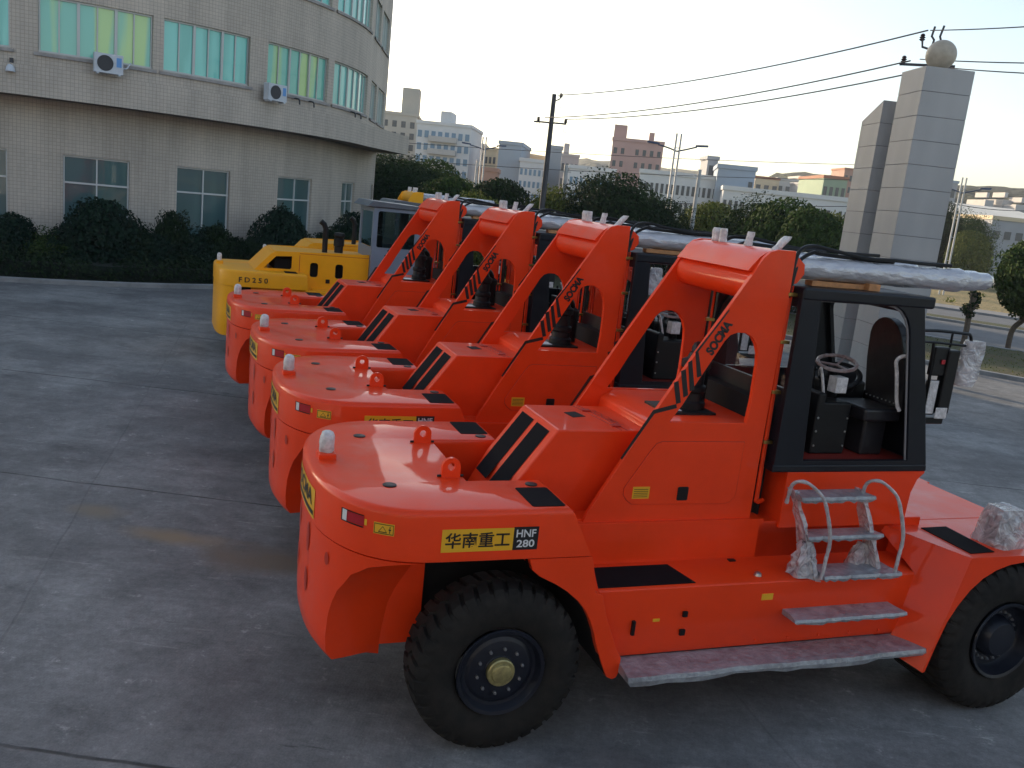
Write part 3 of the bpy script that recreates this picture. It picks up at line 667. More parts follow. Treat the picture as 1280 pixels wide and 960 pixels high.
# ================================================================== trucks placed
TR=[(-0.3156,7.1412,0.3596),(-1.3722,9.9668,0.3568),(-2.4234,12.6085,0.4121),(-3.7295,15.5021,0.3988)]
LB=['orange red heavy forklift nearest the camera, its cab and both near wheels fully in view','second orange red heavy forklift from the front, directly behind the nearest one','third orange red heavy forklift from the front, between the second and the farthest red one','farthest of the four orange red forklifts, parked beside the yellow one with black lettering']
t0=make_truck()
allt=[t0]+[copy_tree(t0) for _ in range(3)]
for o,(x,y,a),lb in zip(allt,TR,LB):
    o.location=(x,y,0); o.rotation_euler=(0,0,a); tag(o,lb,'forklift','orange red forklifts parked in a row')
# ================================================================== yellow forklifts
def make_yellow(with_frame):
    global PP,DD
    PP0,DD0=PP,DD; PP=4.2; DD=.76
    root=empty('yellow_forklift',(0,0,0)); Y='yellow_paint'
    g=G(); skirt(g,1.95,1.60,.62,.66,notch=.1,ni=.50); g.build('counterweight',Y,root,ang=40)
    # rear leg: thick block behind the wheel
    g=G(); loops=[]
    for z,ins in ((.52,.03),(.55,.01),(1.0,.01),(1.35,.01),(1.5,.01),(1.602,.01)):
        xc=tab([(.5,-1.0),(1.3,-1.0),(1.48,-.94),(1.602,-.72)],z); W=WW-ins;D=DD-ins; u=min(1,(XC-xc)/D); yc=W*(1-u**PP)**(1/PP); tm=(math.asin(min(1,(yc/W)**(PP/2))))/(PI/2)
        o=[sup(tm*(k/30*2-1),ins) for k in range(31)]; loops.append([(x,y,z) for x,y in o]+[(xc+.02,.3,z),(xc+.02,-.3,z)])
    g.loft(loops,'z','z'); g.build('counterweight_block',Y,root,ang=40)
    g=G(); g.box(-.7,4.6,-.5,.5,.62,1.60); g.build('chassis','dark_void',root)
    for s in(-1,1):
        g=G(); g.prism(rounded(.17,.43,s*.95-.18,s*.95+.18,.02,3),'z',1.9505,1.956); g.build('anti_slip_pad','black_pad',root)
        g=G(); y=s*(WW+.006); t=text2d('F D 2 5 0',offset=.02); g.mapped(t,(lambda u,v:(lerp(-.80,-.20,u),y,lerp(1.705,1.815,v))) if s<0 else (lambda u,v:(lerp(-.20,-.80,u),y,lerp(1.705,1.815,v)))); g.build('lettering','black_decal',root,ang=0,recalc=False)
        lx,ly=-.2,s*.42; out=[(lx-.06,1.94)]+arcs(lx,2.0,.06,180,0,8)+[(lx+.06,1.94)]; g=G(); g.prism(out,'y',ly-.015,ly+.015); g.build('lifting_lug',Y,root,bevel=.004)
    g=G(); g.box(-1.2,-1.05,-.03,.13,1.93,2.02); g.build('beacon_base',Y,root,bevel=.02)
    g=G(); g.lathe([(2.02,.045),(2.05,.05),(2.15,.048),(2.18,.03),(2.185,.001)],14,'z',(-1.13,.05,0)); g.build('beacon','wrap_white',root)
    # hood : cab-like engine housing with sloped back and side opening
    hy=.78
    prof=[(-.50,1.90),(-.10,2.33),(.02,2.38),(2.05,2.44),(2.05,1.50),(-.50,1.50)]
    winp=[(-.26,2.00),(.0,2.27),(.34,2.29),(.34,2.04),(.31,2.00)]
    g=G()
    for s in(-1,1): g.prism(prof,'y',s*hy,s*(hy-.04),[winp]+[rounded(.74,.92,1.86,2.18,.06,4),rounded(1.30,1.48,1.86,2.18,.06,4)])
    g.box(-.03,2.05,-hy+.041,hy-.041,2.35,2.378); 
    g.add([(-.50,-hy+.04,1.90),(-.10,-hy+.04,2.33),(-.10,hy-.04,2.33),(-.50,hy-.04,1.90)],[(0,1,2,3)])
    g.add([(-.10,-hy+.04,2.33),(.02,-hy+.04,2.38),(.02,hy-.04,2.38),(-.10,hy-.04,2.33)],[(0,1,2,3)])
    hd=g.build('hood',Y,root,ang=30,recalc=False)
    g=G(); g.box(.0,2.0,-.55,.55,1.6,2.2); g.build('engine','dark_void',root)
    g=G(); g.prism(rounded(1.10,1.19,1.74,1.83,.01,2),'y',-hy-.012,-hy+.01); g.build('door_latch','black_plastic',hd)
    g=G(); g.box(.50,.512,-hy-.003,-hy+.001,1.62,2.33);g.box(.50,2.05,-hy-.003,-hy+.001,2.355,2.365); g.build('door_gap','red_edge',hd,ang=0)
    # side body
    for s in(-1,1):
        g=G(); loops=[[(x,s*.5,1.62),(x,s*1.0,1.60),(x,s*1.14,1.45),(x,s*1.14,.75),(x,s*.5,.70)] for x in (.80,4.0)]
        g.loft(loops,True,True); g.build('side_tank',Y,root,bevel=.01)
        g=G(); g.prism([(.60,1.6),(.66,1.45),(.9,.75),(1.1,.75),(1.1,1.6)],'y',s*1.19,s*1.0); g.build('rear_fender',Y,root,bevel=.01)
    g=G(); g.tube([(1.12,-.30,2.39),(1.12,-.30,2.92),(1.08,-.30,3.02),(1.0,-.30,3.08)],.062,12); g.build('exhaust_pipe','black_plastic',root)
    g=G(); g.lathe([(2.41,.10),(2.55,.10),(2.57,.12),(2.72,.12),(2.74,.10),(2.80,.13),(2.86,.11),(2.87,.001)],18,'z',(1.42,-.38,0)); g.build('air_cleaner','black_plastic',root)
    # cab
    cb=empty('cab',(0,0,0),0,root); x0,x1,ya,yb=2.06,3.25,-.92,.55
    H=[rounded(x0+.10,x1-.22,2.64,3.45,.05,4)]
    g=G()
    for y0,y1 in ((ya,ya+.04),(yb-.04,yb)): g.prism([(x0,1.62),(x1,1.62),(x1-.1,3.52),(x0,3.52)],'y',y0,y1,H)
    g.prism([(ya+.041,1.62),(yb-.041,1.62),(yb-.041,3.52),(ya+.041,3.52)],'x',x0,x0+.04,[rounded(ya+.12,yb-.12,2.62,3.42,.05,4)])
    g.prism([(ya+.041,1.62),(yb-.041,1.62),(yb-.041,3.50),(ya+.041,3.50)],'x',x1-.14,x1-.10,[rounded(ya+.10,yb-.10,2.3,3.42,.05,4)])
    g.box(x0,x1,ya+.05,yb-.05,1.62,1.66); g.build('cab_shell','blue_grey_paint',cb,ang=30)
    for y in (ya+.02,yb-.02): g=G(); p=H[0]; g.add([(q[0],y,q[1]) for q in p],[tuple(range(len(p)))]); g.build('side_window','dark_glass',cb,ang=0,recalc=False)
    p=rounded(ya+.12,yb-.12,2.62,3.42,.05,4); g=G(); g.add([(x0+.02,q[0],q[1]) for q in p],[tuple(range(len(p)))]); g.build('rear_window','dark_glass',cb,ang=0,recalc=False)
    p=rounded(ya+.10,yb-.10,2.3,3.42,.05,4); g=G(); g.add([(x1-.12,q[0],q[1]) for q in p],[tuple(range(len(p)))]); g.build('windshield','dark_glass',cb,ang=0,recalc=False)
    g=G(); g.prism([(x0-.18,3.53),(x1+.05,3.53),(x1-.05,3.62),(x0-.05,3.66)],'y',ya-.06,yb+.06); g.build('roof','grey_roof_paint',cb,bevel=.02)
    g=G(); g.box(x0+.25,x1-.45,-.5,.1,1.7,2.3); g.box(x0+.2,x0+.35,-.5,.1,2.3,2.9); g.build('seat','seat',cb,bevel=.04)
    for s in(-1,1):
        wheel(root,0,s*1.10,s,False); wheel(root,4.3,s*1.385,s,True,w=.7)
        g=G(); g.prism([(3.6,.5),(3.85,1.5),(5.1,1.5),(5.1,1.0)]+arcs(4.3,.685,.77,20,198,16),'y',s*1.38,s*.6); g.build('front_fender',Y,root,bevel=.01)
    if with_frame:
        for s in(-1,1):
            g=G(); g.prism([(2.3,1.6),(2.45,3.7),(2.55,3.88),(2.65,3.92),(2.85,3.92),(2.85,3.6),(2.6,1.6)],'y',s*.60,s*.55); g.build('frame_plate',Y,root,bevel=.006)
            g=G(); g.tube([(2.8,s*.45,3.80),(4.9,s*.45,3.8)],.095,14); g.build('tilt_cylinder','wrap',root)
        g=G(); g.tube([(2.68,-.55,3.76),(2.68,.55,3.76)],.15,18); g.build('cross_member',Y,root)
        for yy in (.3,.42,-.1,-.35): g=G(); g.tube([(2.7,yy,3.88),(2.71,yy,4.03)],.035,8); g.build('wrapped_bolt','wrap_white',root)
    PP,DD=PP0,DD0
    return root
y1=make_yellow(False); y1.location=(-5.72,20.35,0); y1.rotation_euler=(0,0,.39); tag(y1,'yellow forklift with black number lettering and a blue grey cab beside the red row','forklift','yellow forklifts beyond the red row')
y2=make_yellow(True); y2.location=(-5.75,23.9,0); y2.rotation_euler=(0,0,.39); tag(y2,'yellow forklift mostly hidden behind the other yellow one, only beacon and hood showing','forklift','yellow forklifts beyond the red row')
# ================================================================== round tiled building
def brickmat(name,c1,c2,cm,bw,bh,ms=.012,rough=.7,stain=.5,uv=True,off=0.0):
    m=bpy.data.materials.new(name); m.use_nodes=True; nt=m.node_tree; b=nt.nodes['Principled BSDF']; MATS[name]=m
    tc=nt.nodes.new('ShaderNodeTexCoord'); br=nt.nodes.new('ShaderNodeTexBrick'); br.offset=off; br.inputs['Scale'].default_value=1
    br.inputs['Brick Width'].default_value=bw; br.inputs['Row Height'].default_value=bh; br.inputs['Mortar Size'].default_value=ms; br.inputs['Mortar Smooth'].default_value=.3
    br.inputs['Color1'].default_value=(*c1,1);br.inputs['Color2'].default_value=(*c2,1);br.inputs['Mortar'].default_value=(*cm,1); br.inputs['Bias'].default_value=0
    nt.links.new(tc.outputs['UV' if uv else 'Object'],br.inputs['Vector'])
    # rain streaks / grime : stretched noise
    mp=nt.nodes.new('ShaderNodeMapping'); mp.inputs['Scale'].default_value=(1.3,.12,1); nz=nt.nodes.new('ShaderNodeTexNoise'); nz.inputs['Scale'].default_value=1.0; nz.inputs['Detail'].default_value=7; nz.inputs['Roughness'].default_value=.65
    nt.links.new(tc.outputs['UV' if uv else 'Object'],mp.inputs[0]); nt.links.new(mp.outputs[0],nz.inputs['Vector'])
    nz2=nt.nodes.new('ShaderNodeTexNoise'); nz2.inputs['Scale'].default_value=.35; nz2.inputs['Detail'].default_value=5; nt.links.new(tc.outputs['UV' if uv else 'Object'],nz2.inputs['Vector'])
    mr=nt.nodes.new('ShaderNodeMapRange'); mr.inputs[1].default_value=.38; mr.inputs[2].default_value=.72; mr.inputs[3].default_value=1.06; mr.inputs[4].default_value=1-.45*stain
    nt.links.new(nz.outputs['Fac'],mr.inputs[0])
    mr2=nt.nodes.new('ShaderNodeMapRange'); mr2.inputs[1].default_value=.3; mr2.inputs[2].default_value=.7; mr2.inputs[3].default_value=.88; mr2.inputs[4].default_value=1.08; nt.links.new(nz2.outputs['Fac'],mr2.inputs[0])
    mu=nt.nodes.new('ShaderNodeMath'); mu.operation='MULTIPLY'; nt.links.new(mr.outputs[0],mu.inputs[0]); nt.links.new(mr2.outputs[0],mu.inputs[1])
    vm=nt.nodes.new('ShaderNodeVectorMath'); vm.operation='SCALE'; nt.links.new(br.outputs['Color'],vm.inputs[0]); nt.links.new(mu.outputs[0],vm.inputs['Scale']); nt.links.new(vm.outputs[0],b.inputs['Base Color'])
    b.inputs['Roughness'].default_value=rough
    bp=nt.nodes.new('ShaderNodeBump'); bp.inputs['Strength'].default_value=.5; bp.inputs['Distance'].default_value=.006; bp.invert=True; nt.links.new(br.outputs['Fac'],bp.inputs['Height']); nt.links.new(bp.outputs['Normal'],b.inputs['Normal'])
    return m
brickmat('tile_wall',(.525,.455,.385),(.48,.415,.355),(.34,.295,.255),.118,.118,.008,stain=.45)
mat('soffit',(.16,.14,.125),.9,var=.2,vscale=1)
mat('frame_alu',(.42,.43,.43),.4,metal=.3)
mat('white_frame',(.55,.56,.56),.5)
mat('sill_stone',(.30,.28,.27),.8,var=.2)
def panemat(name,c1,c2,rough=.07,scale=.8):
    m=bpy.data.materials.new(name); m.use_nodes=True; nt=m.node_tree; b=nt.nodes['Principled BSDF']; MATS[name]=m
    tc=nt.nodes.new('ShaderNodeTexCoord'); nz=nt.nodes.new('ShaderNodeTexNoise'); nz.inputs['Scale'].default_value=scale; nz.inputs['Detail'].default_value=2
    mp=nt.nodes.new('ShaderNodeMapping'); mp.inputs['Scale'].default_value=(1,1,.10); nt.links.new(tc.outputs['Object'],mp.inputs[0]); nt.links.new(mp.outputs[0],nz.inputs['Vector'])
    cr=nt.nodes.new('ShaderNodeValToRGB'); cr.color_ramp.elements[0].position=.46; cr.color_ramp.elements[1].position=.54; cr.color_ramp.elements[0].color=(*c1,1); cr.color_ramp.elements[1].color=(*c2,1)
    nt.links.new(nz.outputs['Fac'],cr.inputs[0]); nt.links.new(cr.outputs[0],b.inputs['Base Color']); b.inputs['Roughness'].default_value=.5; b.inputs['Coat Weight'].default_value=1; b.inputs['Coat Roughness'].default_value=rough*.4; b.inputs['Coat IOR'].default_value=1.6
    return m
panemat('teal_curtain',(.10,.46,.40),(.16,.60,.53),.07,1.3); panemat('green_curtain',(.40,.62,.22),(.14,.50,.40),.07,1.1); panemat('dark_teal_pane',(.03,.085,.095),(.05,.12,.12))
BX,BY=-21.78,42.1
class Prof:
    """plan curve of the facade: circular arc, then a nearly straight run to the back"""
    def __init__(s,r,end,a0=-215):
        s.r=r; s.a0=R(a0); s.L0=r*(-s.a0); s.p0=Vector((BX+r,BY)); s.p1=Vector(end); s.L1=(s.p1-s.p0).length
        s.back=[s.p1,Vector((s.p1.x-1.0,s.p1.y+2.2)),Vector((s.p1.x-7,s.p1.y+5)),Vector((BX,BY+14))]
    def pt(s,u,out=0):   # u = arc length measured from theta=0 (negative: toward the camera side)
        if u<=0:
            a=u/s.r; return Vector((BX+(s.r+out)*math.cos(a),BY+(s.r+out)*math.sin(a)))
        d=(s.p1-s.p0).normalized(); n=Vector((d.y,-d.x)); sm=min(1,u/1.0)
        n=(Vector((1,0))*(1-sm)+n*sm).normalized()
        return s.p0+d*u+n*out
    def u(s,deg): return R(deg)*s.r
def strip(g,P,u0,u1,z0,z1,out=0,du=.45,top=False,bot=False,thick=0):
    n=max(1,int(abs(u1-u0)/du)); vs=[];o=len(g.v)
    for k in range(n+1):
        u=lerp(u0,u1,k/n); p=P.pt(u,out); g.v.append((p.x,p.y,z0)); g.v.append((p.x,p.y,z1)); g.uvs.append((u,z0)); g.uvs.append((u,z1))
    for k in range(n): g.f.append((o+2*k,o+2*k+2,o+2*k+3,o+2*k+1)); g.m.append(g.mi)
def hstrip(g,P,u0,u1,z,o0,o1,du=.45):
    n=max(1,int(abs(u1-u0)/du)); o=len(g.v)
    for k in range(n+1):
        u=lerp(u0,u1,k/n)
        for ou in (o0,o1): p=P.pt(u,ou); g.v.append((p.x,p.y,z)); g.uvs.append((u,ou))
    for k in range(n): g.f.append((o+2*k,o+2*k+1,o+2*k+3,o+2*k+2)); g.m.append(g.mi)
def vside(g,P,u,z0,z1,o0,o1):
    a=P.pt(u,o0);b=P.pt(u,o1);o=len(g.v)
    for p,z in ((a,z0),(b,z0),(b,z1),(a,z1)): g.v.append((p.x,p.y,z)); g.uvs.append((0.01*(p.x+p.y),z))
    g.f.append((o,o+1,o+2,o+3)); g.m.append(g.mi)
def GU(): g=G(); g.uvs=[]; return g
def buildu(g,name,mats,parent=None,ang=20):
    me=bpy.data.meshes.new(name); me.from_pydata(g.v,[],g.f); 
    for m in ([mats] if isinstance(mats,str) else mats): me.materials.append(MATS[m])
    uv=me.uv_layers.new(name='UVMap')
    for l in me.loops: uv.data[l.index].uv=g.uvs[l.vertex_index]
    for p,i in zip(me.polygons,g.m): p.material_index=i; p.use_smooth=True
    me.set_sharp_from_angle(angle=R(ang)); me.update()
    o=bpy.data.objects.new(name,me); COL.objects.link(o); o.parent=parent; return o
bld=empty('office_building',(0,0,0)); tag(bld,'round office building faced in small pale tiles with ribbon windows and green panes','building')
PU=Prof(13.84,(-8.42,50.6)); PL=Prof(12.6,(-8.72,50.3)); PB=Prof(13.94,(-6.85,48.6))
FL=3.64
# windows: (u0,u1) ranges on the upper wall
ups=[]
for c,wd in ((-58.3,14.1),(-43.2,13.3),(-26.0,14.5)): ups.append((PU.u(c-wd/2),PU.u(c+wd/2)))
ups.append((PU.u(-16.9),.35)); ups.append((1.7,3.9)); ups.append((4.6,7.6))
for k in range(9): ups.insert(0,(PU.u(-75.6-15.8*k-7),PU.u(-75.6-15.8*k+7)))
UA,UB=PU.u(-215),PU.L1
def wallfloor(g,P,wins,z0,zs,zt,z1,ua,ub):
    strip(g,P,ua,ub,z0,zs); strip(g,P,ua,ub,zt,z1)
    e=ua
    for a,b in wins:
        strip(g,P,e,a,zs,zt); vside(g,P,a,zs,zt,0,-.18); vside(g,P,b,zs,zt,-.18,0); hstrip(g,P,a,b,zs,-.18,0); hstrip(g,P,a,b,zt,0,-.18); e=b
    strip(g,P,e,ub,zs,zt)
g=GU()
for f in range(3):
    z=5.6+.0+FL*f; wallfloor(g,PU,ups,z if f else 5.62,6.96+FL*f,8.66+FL*f,z+FL,UA,UB)
strip(g,PU,UA,UB,5.6+3*FL,18.2)
# return walls closing the back
def closeback(g,P,z0,z1):
    pts=P.back; o=len(g.v)
    for p in pts: g.v+= [(p.x,p.y,z0),(p.x,p.y,z1)]; g.uvs+=[(p.x+p.y,z0),(p.x+p.y,z1)]
    for k in range(len(pts)-1): g.f.append((o+2*k,o+2*k+2,o+2*k+3,o+2*k+1)); g.m.append(g.mi)
closeback(g,PU,5.6,18.2)
buildu(g,'wall','tile_wall',bld)
# projecting band (ledge parapet) around the first floor
g=GU(); UBb=PB.L1; 
strip(g,PB,UA,UBb,5.58,6.50,.10); hstrip(g,PB,UA,UBb,6.50,.10,-1.5); buildu(g,'band','tile_wall',bld)
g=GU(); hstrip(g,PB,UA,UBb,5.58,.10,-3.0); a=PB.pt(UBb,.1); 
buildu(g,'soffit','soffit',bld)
g=GU(); o=0
tip=PB.pt(UBb,.10); bk=Vector((-11.5,52.0))
g.v=[(tip.x,tip.y,5.58),(bk.x,bk.y,5.58),(bk.x,bk.y,6.5),(tip.x,tip.y,6.5),(PU.p1.x-1,PU.p1.y-1,6.5),(PU.p1.x-1,PU.p1.y-1,5.58)]; g.uvs=[(0,5.58),(4,5.58),(4,6.5),(0,6.5),(2,6.5),(2,5.6)]; g.f=[(0,1,2,3),(0,3,4),(3,2,4),(0,5,1)]; g.m=[0]*4
buildu(g,'band_end','tile_wall',bld)
# lower recessed wall with big cross-bar windows
lows=[(PL.u(-62.4),PL.u(-52.8)),(PL.u(-45.3),PL.u(-35.5)),(PL.u(-24.2),PL.u(-12.6)),(1.6,4.0),(7.4,8.0)]
for k in range(7): lows.insert(0,(PL.u(-80-18*k),PL.u(-70-18*k)))
g=GU(); wallfloor(g,PL,lows,-.1,1.0,3.86,5.62,PL.u(-215),PL.L1); closeback(g,PL,-.1,5.62); buildu(g,'wall','tile_wall',bld)
g=GU(); n=48; o=len(g.v); g.v=[(BX+13.9*math.cos(2*PI*k/n),BY+13.9*math.sin(2*PI*k/n),18.0) for k in range(n)]; g.uvs=[(0,0)]*n; g.f=[tuple(range(n))]; g.m=[0]; buildu(g,'roof','soffit',bld)
def window(P,a,b,zs,zt,nm,pmat,nlights,frame='frame_alu',cross=None,pairs=True):
    g=GU(); strip(g,P,a,b,zs,zt,-.15); w=buildu(g,'window',pmat,bld)
    g=G(); 
    def bar(u,w_,z0,z1,o0=-.15,o1=-.09):
        p,q,r_,s_=P.pt(u-w_/2,o0),P.pt(u+w_/2,o0),P.pt(u+w_/2,o1),P.pt(u-w_/2,o1)
        g.loft([[(v.x,v.y,z) for v in (p,q,r_,s_)] for z in (z0,z1)],True,True)
    def hb(z,t): 
        n=max(1,int((b-a)/.5))
        g.loft([[(P.pt(u,-.15).x,P.pt(u,-.15).y,z-t/2),(P.pt(u,-.09).x,P.pt(u,-.09).y,z-t/2),(P.pt(u,-.09).x,P.pt(u,-.09).y,z+t/2),(P.pt(u,-.15).x,P.pt(u,-.15).y,z+t/2)] for u in [lerp(a,b,k/n) for k in range(n+1)]],True,True)
    for k in range(nlights+1): 
        wide=.09 if (pairs and k%2==0 and 0<k<nlights) else .045
        bar(lerp(a+.03,b-.03,k/nlights),wide,zs,zt,-.15,-.08 if wide>.05 else -.10)
    hb(zs+.03,.06); hb(zt-.03,.06)
    if cross: hb(cross,.06)
    g.build('frame',frame,w,ang=30)
    g=GU(); strip(g,P,a-.12,b+.12,zs-.12,zs-.02,.07); hstrip(g,P,a-.12,b+.12,zs-.02,-.1,.07); hstrip(g,P,a-.12,b+.12,zs-.12,.07,0); 
    if nm: buildu(g,'sill','sill_stone',w)
    return w
for f in range(3):
    for i,(a,b) in enumerate(ups):
        if f==2 and not (6<i<15): pass
        k=(i*7+f*3)%5; pm='green_curtain' if (i in (9,11) and f==0) else 'teal_curtain'
        window(PU,a,b,6.96+FL*f,8.66+FL*f,True,pm,6 if b-a>2.6 else 4)
for a,b in lows: window(PL,a,b,1.0,3.86,False,'dark_teal_pane',2 if b-a>1 else 1,'white_frame',cross=2.95,pairs=False)
# air conditioners standing on the ledge : separate things
def ac(u,lab,rz=0):
    p=PU.pt(u,.42); ang=math.atan2(p.y-BY,p.x-BX) if u<0 else 0
    r=empty('air_conditioner',(p.x,p.y,6.52),ang-PI/2); tag(r,lab,'air conditioner','outdoor units on the ledge of the round building')
    # local: front faces +x rotated ; build facing -y then rotate: outward is local +y here
    g=G(); g.box(-.48,.48,-.16,.16,.05,.72); 
    for x in(-.36,.36): g.box(x-.04,x+.04,-.18,.18,0,.05)
    g.build('casing','ac_white',r,bevel=.015)
    r.scale=(.9,.9,.9)
    g=G(); g.lathe([(.162,.27),(.175,.27),(.176,.25),(.165,.24),(.165,.001)],26,'y',(.12,0,.39)); g.build('fan_grille','ac_dark',r)
    g=G(); g.box(-.42,-.25,.161,.165,.3,.62); g.build('badge','ac_blue',r,ang=0)
    g=G(); g.tube(bez([(-.48,0,.3),(-.62,-.05,.32),(-.75,-.2,.5),(-.8,-.35,.55)]),.025,8); g.build('pipe','ac_white',r)
    return r
mat('ac_white',(.52,.55,.60),.45,var=.1); mat('ac_dark',(.04,.04,.045),.6); mat('ac_blue',(.12,.30,.62),.5)
ac(PU.u(-57.2),'white outdoor unit with round fan under the yellow green window on the left')
ac(PU.u(-33.0),'white outdoor unit with round fan on the ledge nearer the corner of the building')
p=PU.pt(PU.u(-68.4),.02); r=empty('wall_lamp',(p.x,p.y,6.3),math.atan2(p.y-BY,p.x-BX)-PI/2); tag(r,'small grey floodlight fixed to the tiled wall above the ledge at the left edge','lamp')
g=G(); g.box(-.05,.05,0,.12,-.1,.35); g.tube([(0,.06,.2),(0,.26,.1)],.03,8); g.build('bracket','ac_dark',r)
g=G(); g.lathe([(-.12,.14),(.0,.12),(.08,.07),(.1,.001)],14,'z',(0,.3,.05)); g.build('lamp_head','ac_white',r)
# condensate pipes / stubs under windows
for uu in (-27.5,-24.0,-10.0,-7.0):
    p=PU.pt(PU.u(uu),.03); o=G().tube(bez([(p.x,p.y,6.85),(p.x+.25,p.y-.25,6.8),(p.x+.3,p.y-.3,6.62)]),.03,8).build('drain_pipe','ac_dark',bld)
# ================================================================== ground, kerbs, roads
def groundmat():
    m=bpy.data.materials.new('concrete_yard'); m.use_nodes=True; nt=m.node_tree; b=nt.nodes['Principled BSDF']; MATS['concrete_yard']=m; L=nt.links.new
    tc=nt.nodes.new('ShaderNodeTexCoord')
    def N(t,**k):
        n=nt.nodes.new(t)
        for a,v in k.items(): n.inputs[a].default_value=v
        return n
    def noise_(sc,det=6,ro=.6,vec=None,scale=None,rot=0):
        n=N('ShaderNodeTexNoise',Scale=sc,Detail=det,Roughness=ro); src=tc.outputs['Object']
        if scale:
            mp=nt.nodes.new('ShaderNodeMapping'); mp.inputs['Scale'].default_value=scale; mp.inputs['Rotation'].default_value=(0,0,rot); L(src,mp.inputs[0]); src=mp.outputs[0]
        L(src,n.inputs['Vector']); return n.outputs['Fac']
    def ramp(f,p0,p1,c0,c1):
        r=nt.nodes.new('ShaderNodeValToRGB'); e=r.color_ramp.elements; e[0].position=p0;e[1].position=p1;e[0].color=(*c0,1);e[1].color=(*c1,1); L(f,r.inputs[0]); return r.outputs[0]
    def mix(a,bb,f,mode='MIX'):
        x=nt.nodes.new('ShaderNodeMix'); x.data_type='RGBA'; x.blend_type=mode
        if isinstance(f,float): x.inputs[0].default_value=f
        else: L(f,x.inputs[0])
        for i,v in ((6,a),(7,bb)):
            if isinstance(v,tuple): x.inputs[i].default_value=(*v,1)
            else: L(v,x.inputs[i])
        return x.outputs[2]
    base=ramp(noise_(.16,8,.62),.36,.66,(.188,.187,.187),(.268,.266,.264))
    c=mix(base,ramp(noise_(2.2,10,.8),.36,.66,(.70,.70,.70),(1.20,1.20,1.20)),.8,'MULTIPLY')
    c=mix(c,ramp(noise_(14,8,.85),.35,.65,(.76,.76,.76),(1.16,1.16,1.16)),.8,'MULTIPLY')
    # drag / tyre streaks
    c=mix(c,ramp(noise_(1,6,.65,scale=(.22,1.7,1),rot=R(-12)),.50,.72,(1,1,1),(.62,.62,.64)),.7,'MULTIPLY')
    c=mix(c,ramp(noise_(1,5,.6,scale=(2.6,.35,1),rot=R(38)),.60,.74,(1,1,1),(1.35,1.33,1.32)),.5,'MULTIPLY')
    c=mix(c,ramp(noise_(3.5,8,.75),.60,.68,(1,1,1),(1.75,1.72,1.66)),.85,'MULTIPLY')
    c=mix(c,ramp(noise_(1,8,.75,scale=(.5,3.2,1),rot=R(-14)),.60,.66,(1,1,1),(1.6,1.58,1.54)),.85,'MULTIPLY')
    c=mix(c,ramp(noise_(1,8,.75,scale=(.5,4.2,1),rot=R(22)),.63,.68,(1,1,1),(.45,.45,.46)),.9,'MULTIPLY')
    c=mix(c,ramp(noise_(.33,9,.72),.44,.60,(.70,.70,.71),(1.14,1.14,1.13)),.9,'MULTIPLY')
    c=mix(c,ramp(noise_(70,3,.8),.3,.7,(.80,.80,.80),(1.18,1.18,1.18)),.7,'MULTIPLY')
    # dark oil spots
    c=mix(c,ramp(noise_(.9,7,.72),.27,.36,(.45,.45,.46),(1,1,1)),.9,'MULTIPLY')
    # brown rust stain around the seam (-3.9,9.3)
    def blob(x,y,sx,sy):
        mp=nt.nodes.new('ShaderNodeMapping'); mp.vector_type='POINT'; mp.inputs['Location'].default_value=(-x/sx,-y/sy,0); mp.inputs['Scale'].default_value=(1/sx,1/sy,1); L(tc.outputs['Object'],mp.inputs[0])
        nn=N('ShaderNodeTexNoise',Scale=1.6,Detail=6); L(tc.outputs['Object'],nn.inputs['Vector'])
        va=nt.nodes.new('ShaderNodeVectorMath'); va.operation='LENGTH'; L(mp.outputs[0],va.inputs[0])
        ad=nt.nodes.new('ShaderNodeMath'); ad.operation='MULTIPLY_ADD'; L(nn.outputs['Fac'],ad.inputs[0]); ad.inputs[1].default_value=1.5; L(va.outputs['Value'],ad.inputs[2])
        mr=nt.nodes.new('ShaderNodeMapRange'); mr.inputs[1].default_value=1.75; mr.inputs[2].default_value=1.0; L(ad.outputs[0],mr.inputs[0]); return mr.outputs[0]
    c=mix(c,(.25,.195,.13),blob(-3.55,9.35,.75,.28)); c=mix(c,(.21,.18,.14),blob(-4.7,9.9,.4,.3)); c=mix(c,(.17,.135,.105),blob(-2.4,9.0,.8,.5)); 
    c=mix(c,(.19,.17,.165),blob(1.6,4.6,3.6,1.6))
    # joints
    sx=nt.nodes.new('ShaderNodeSeparateXYZ'); wob=nt.nodes.new('ShaderNodeTexNoise'); wob.inputs['Scale'].default_value=.8; wob.inputs['Detail'].default_value=5; L(tc.outputs['Object'],wob.inputs['Vector'])
    L(tc.outputs['Object'],sx.inputs[0])
    def M(op,a,bv):
        n=nt.nodes.new('ShaderNodeMath'); n.operation=op
        for i,v in enumerate((a,bv)):
            if v is None: continue
            if isinstance(v,(int,float)): n.inputs[i].default_value=v
            else: L(v,n.inputs[i])
        return n.outputs[0]
    def joint(px,py,off,sp,w):
        v=M('ADD',M('MULTIPLY',sx.outputs[0],px),M('MULTIPLY',sx.outputs[1],py)); v=M('ADD',v,M('MULTIPLY',wob.outputs['Fac'],.10)); v=M('SUBTRACT',v,off); v=M('DIVIDE',v,sp); v=M('FRACT',v,None); v=M('SUBTRACT',v,.5); v=M('ABSOLUTE',v,None); v=M('SUBTRACT',.5,v); v=M('MULTIPLY',v,sp)
        mr=nt.nodes.new('ShaderNodeMapRange'); mr.inputs[1].default_value=w; mr.inputs[2].default_value=w*2.4; mr.inputs[3].default_value=1; mr.inputs[4].default_value=0; L(v,mr.inputs[0]); return mr.outputs[0]
    j1=joint(.045,1,10.55,5.12,.010); j2=joint(.963,.27,16.6,6.2,.007)
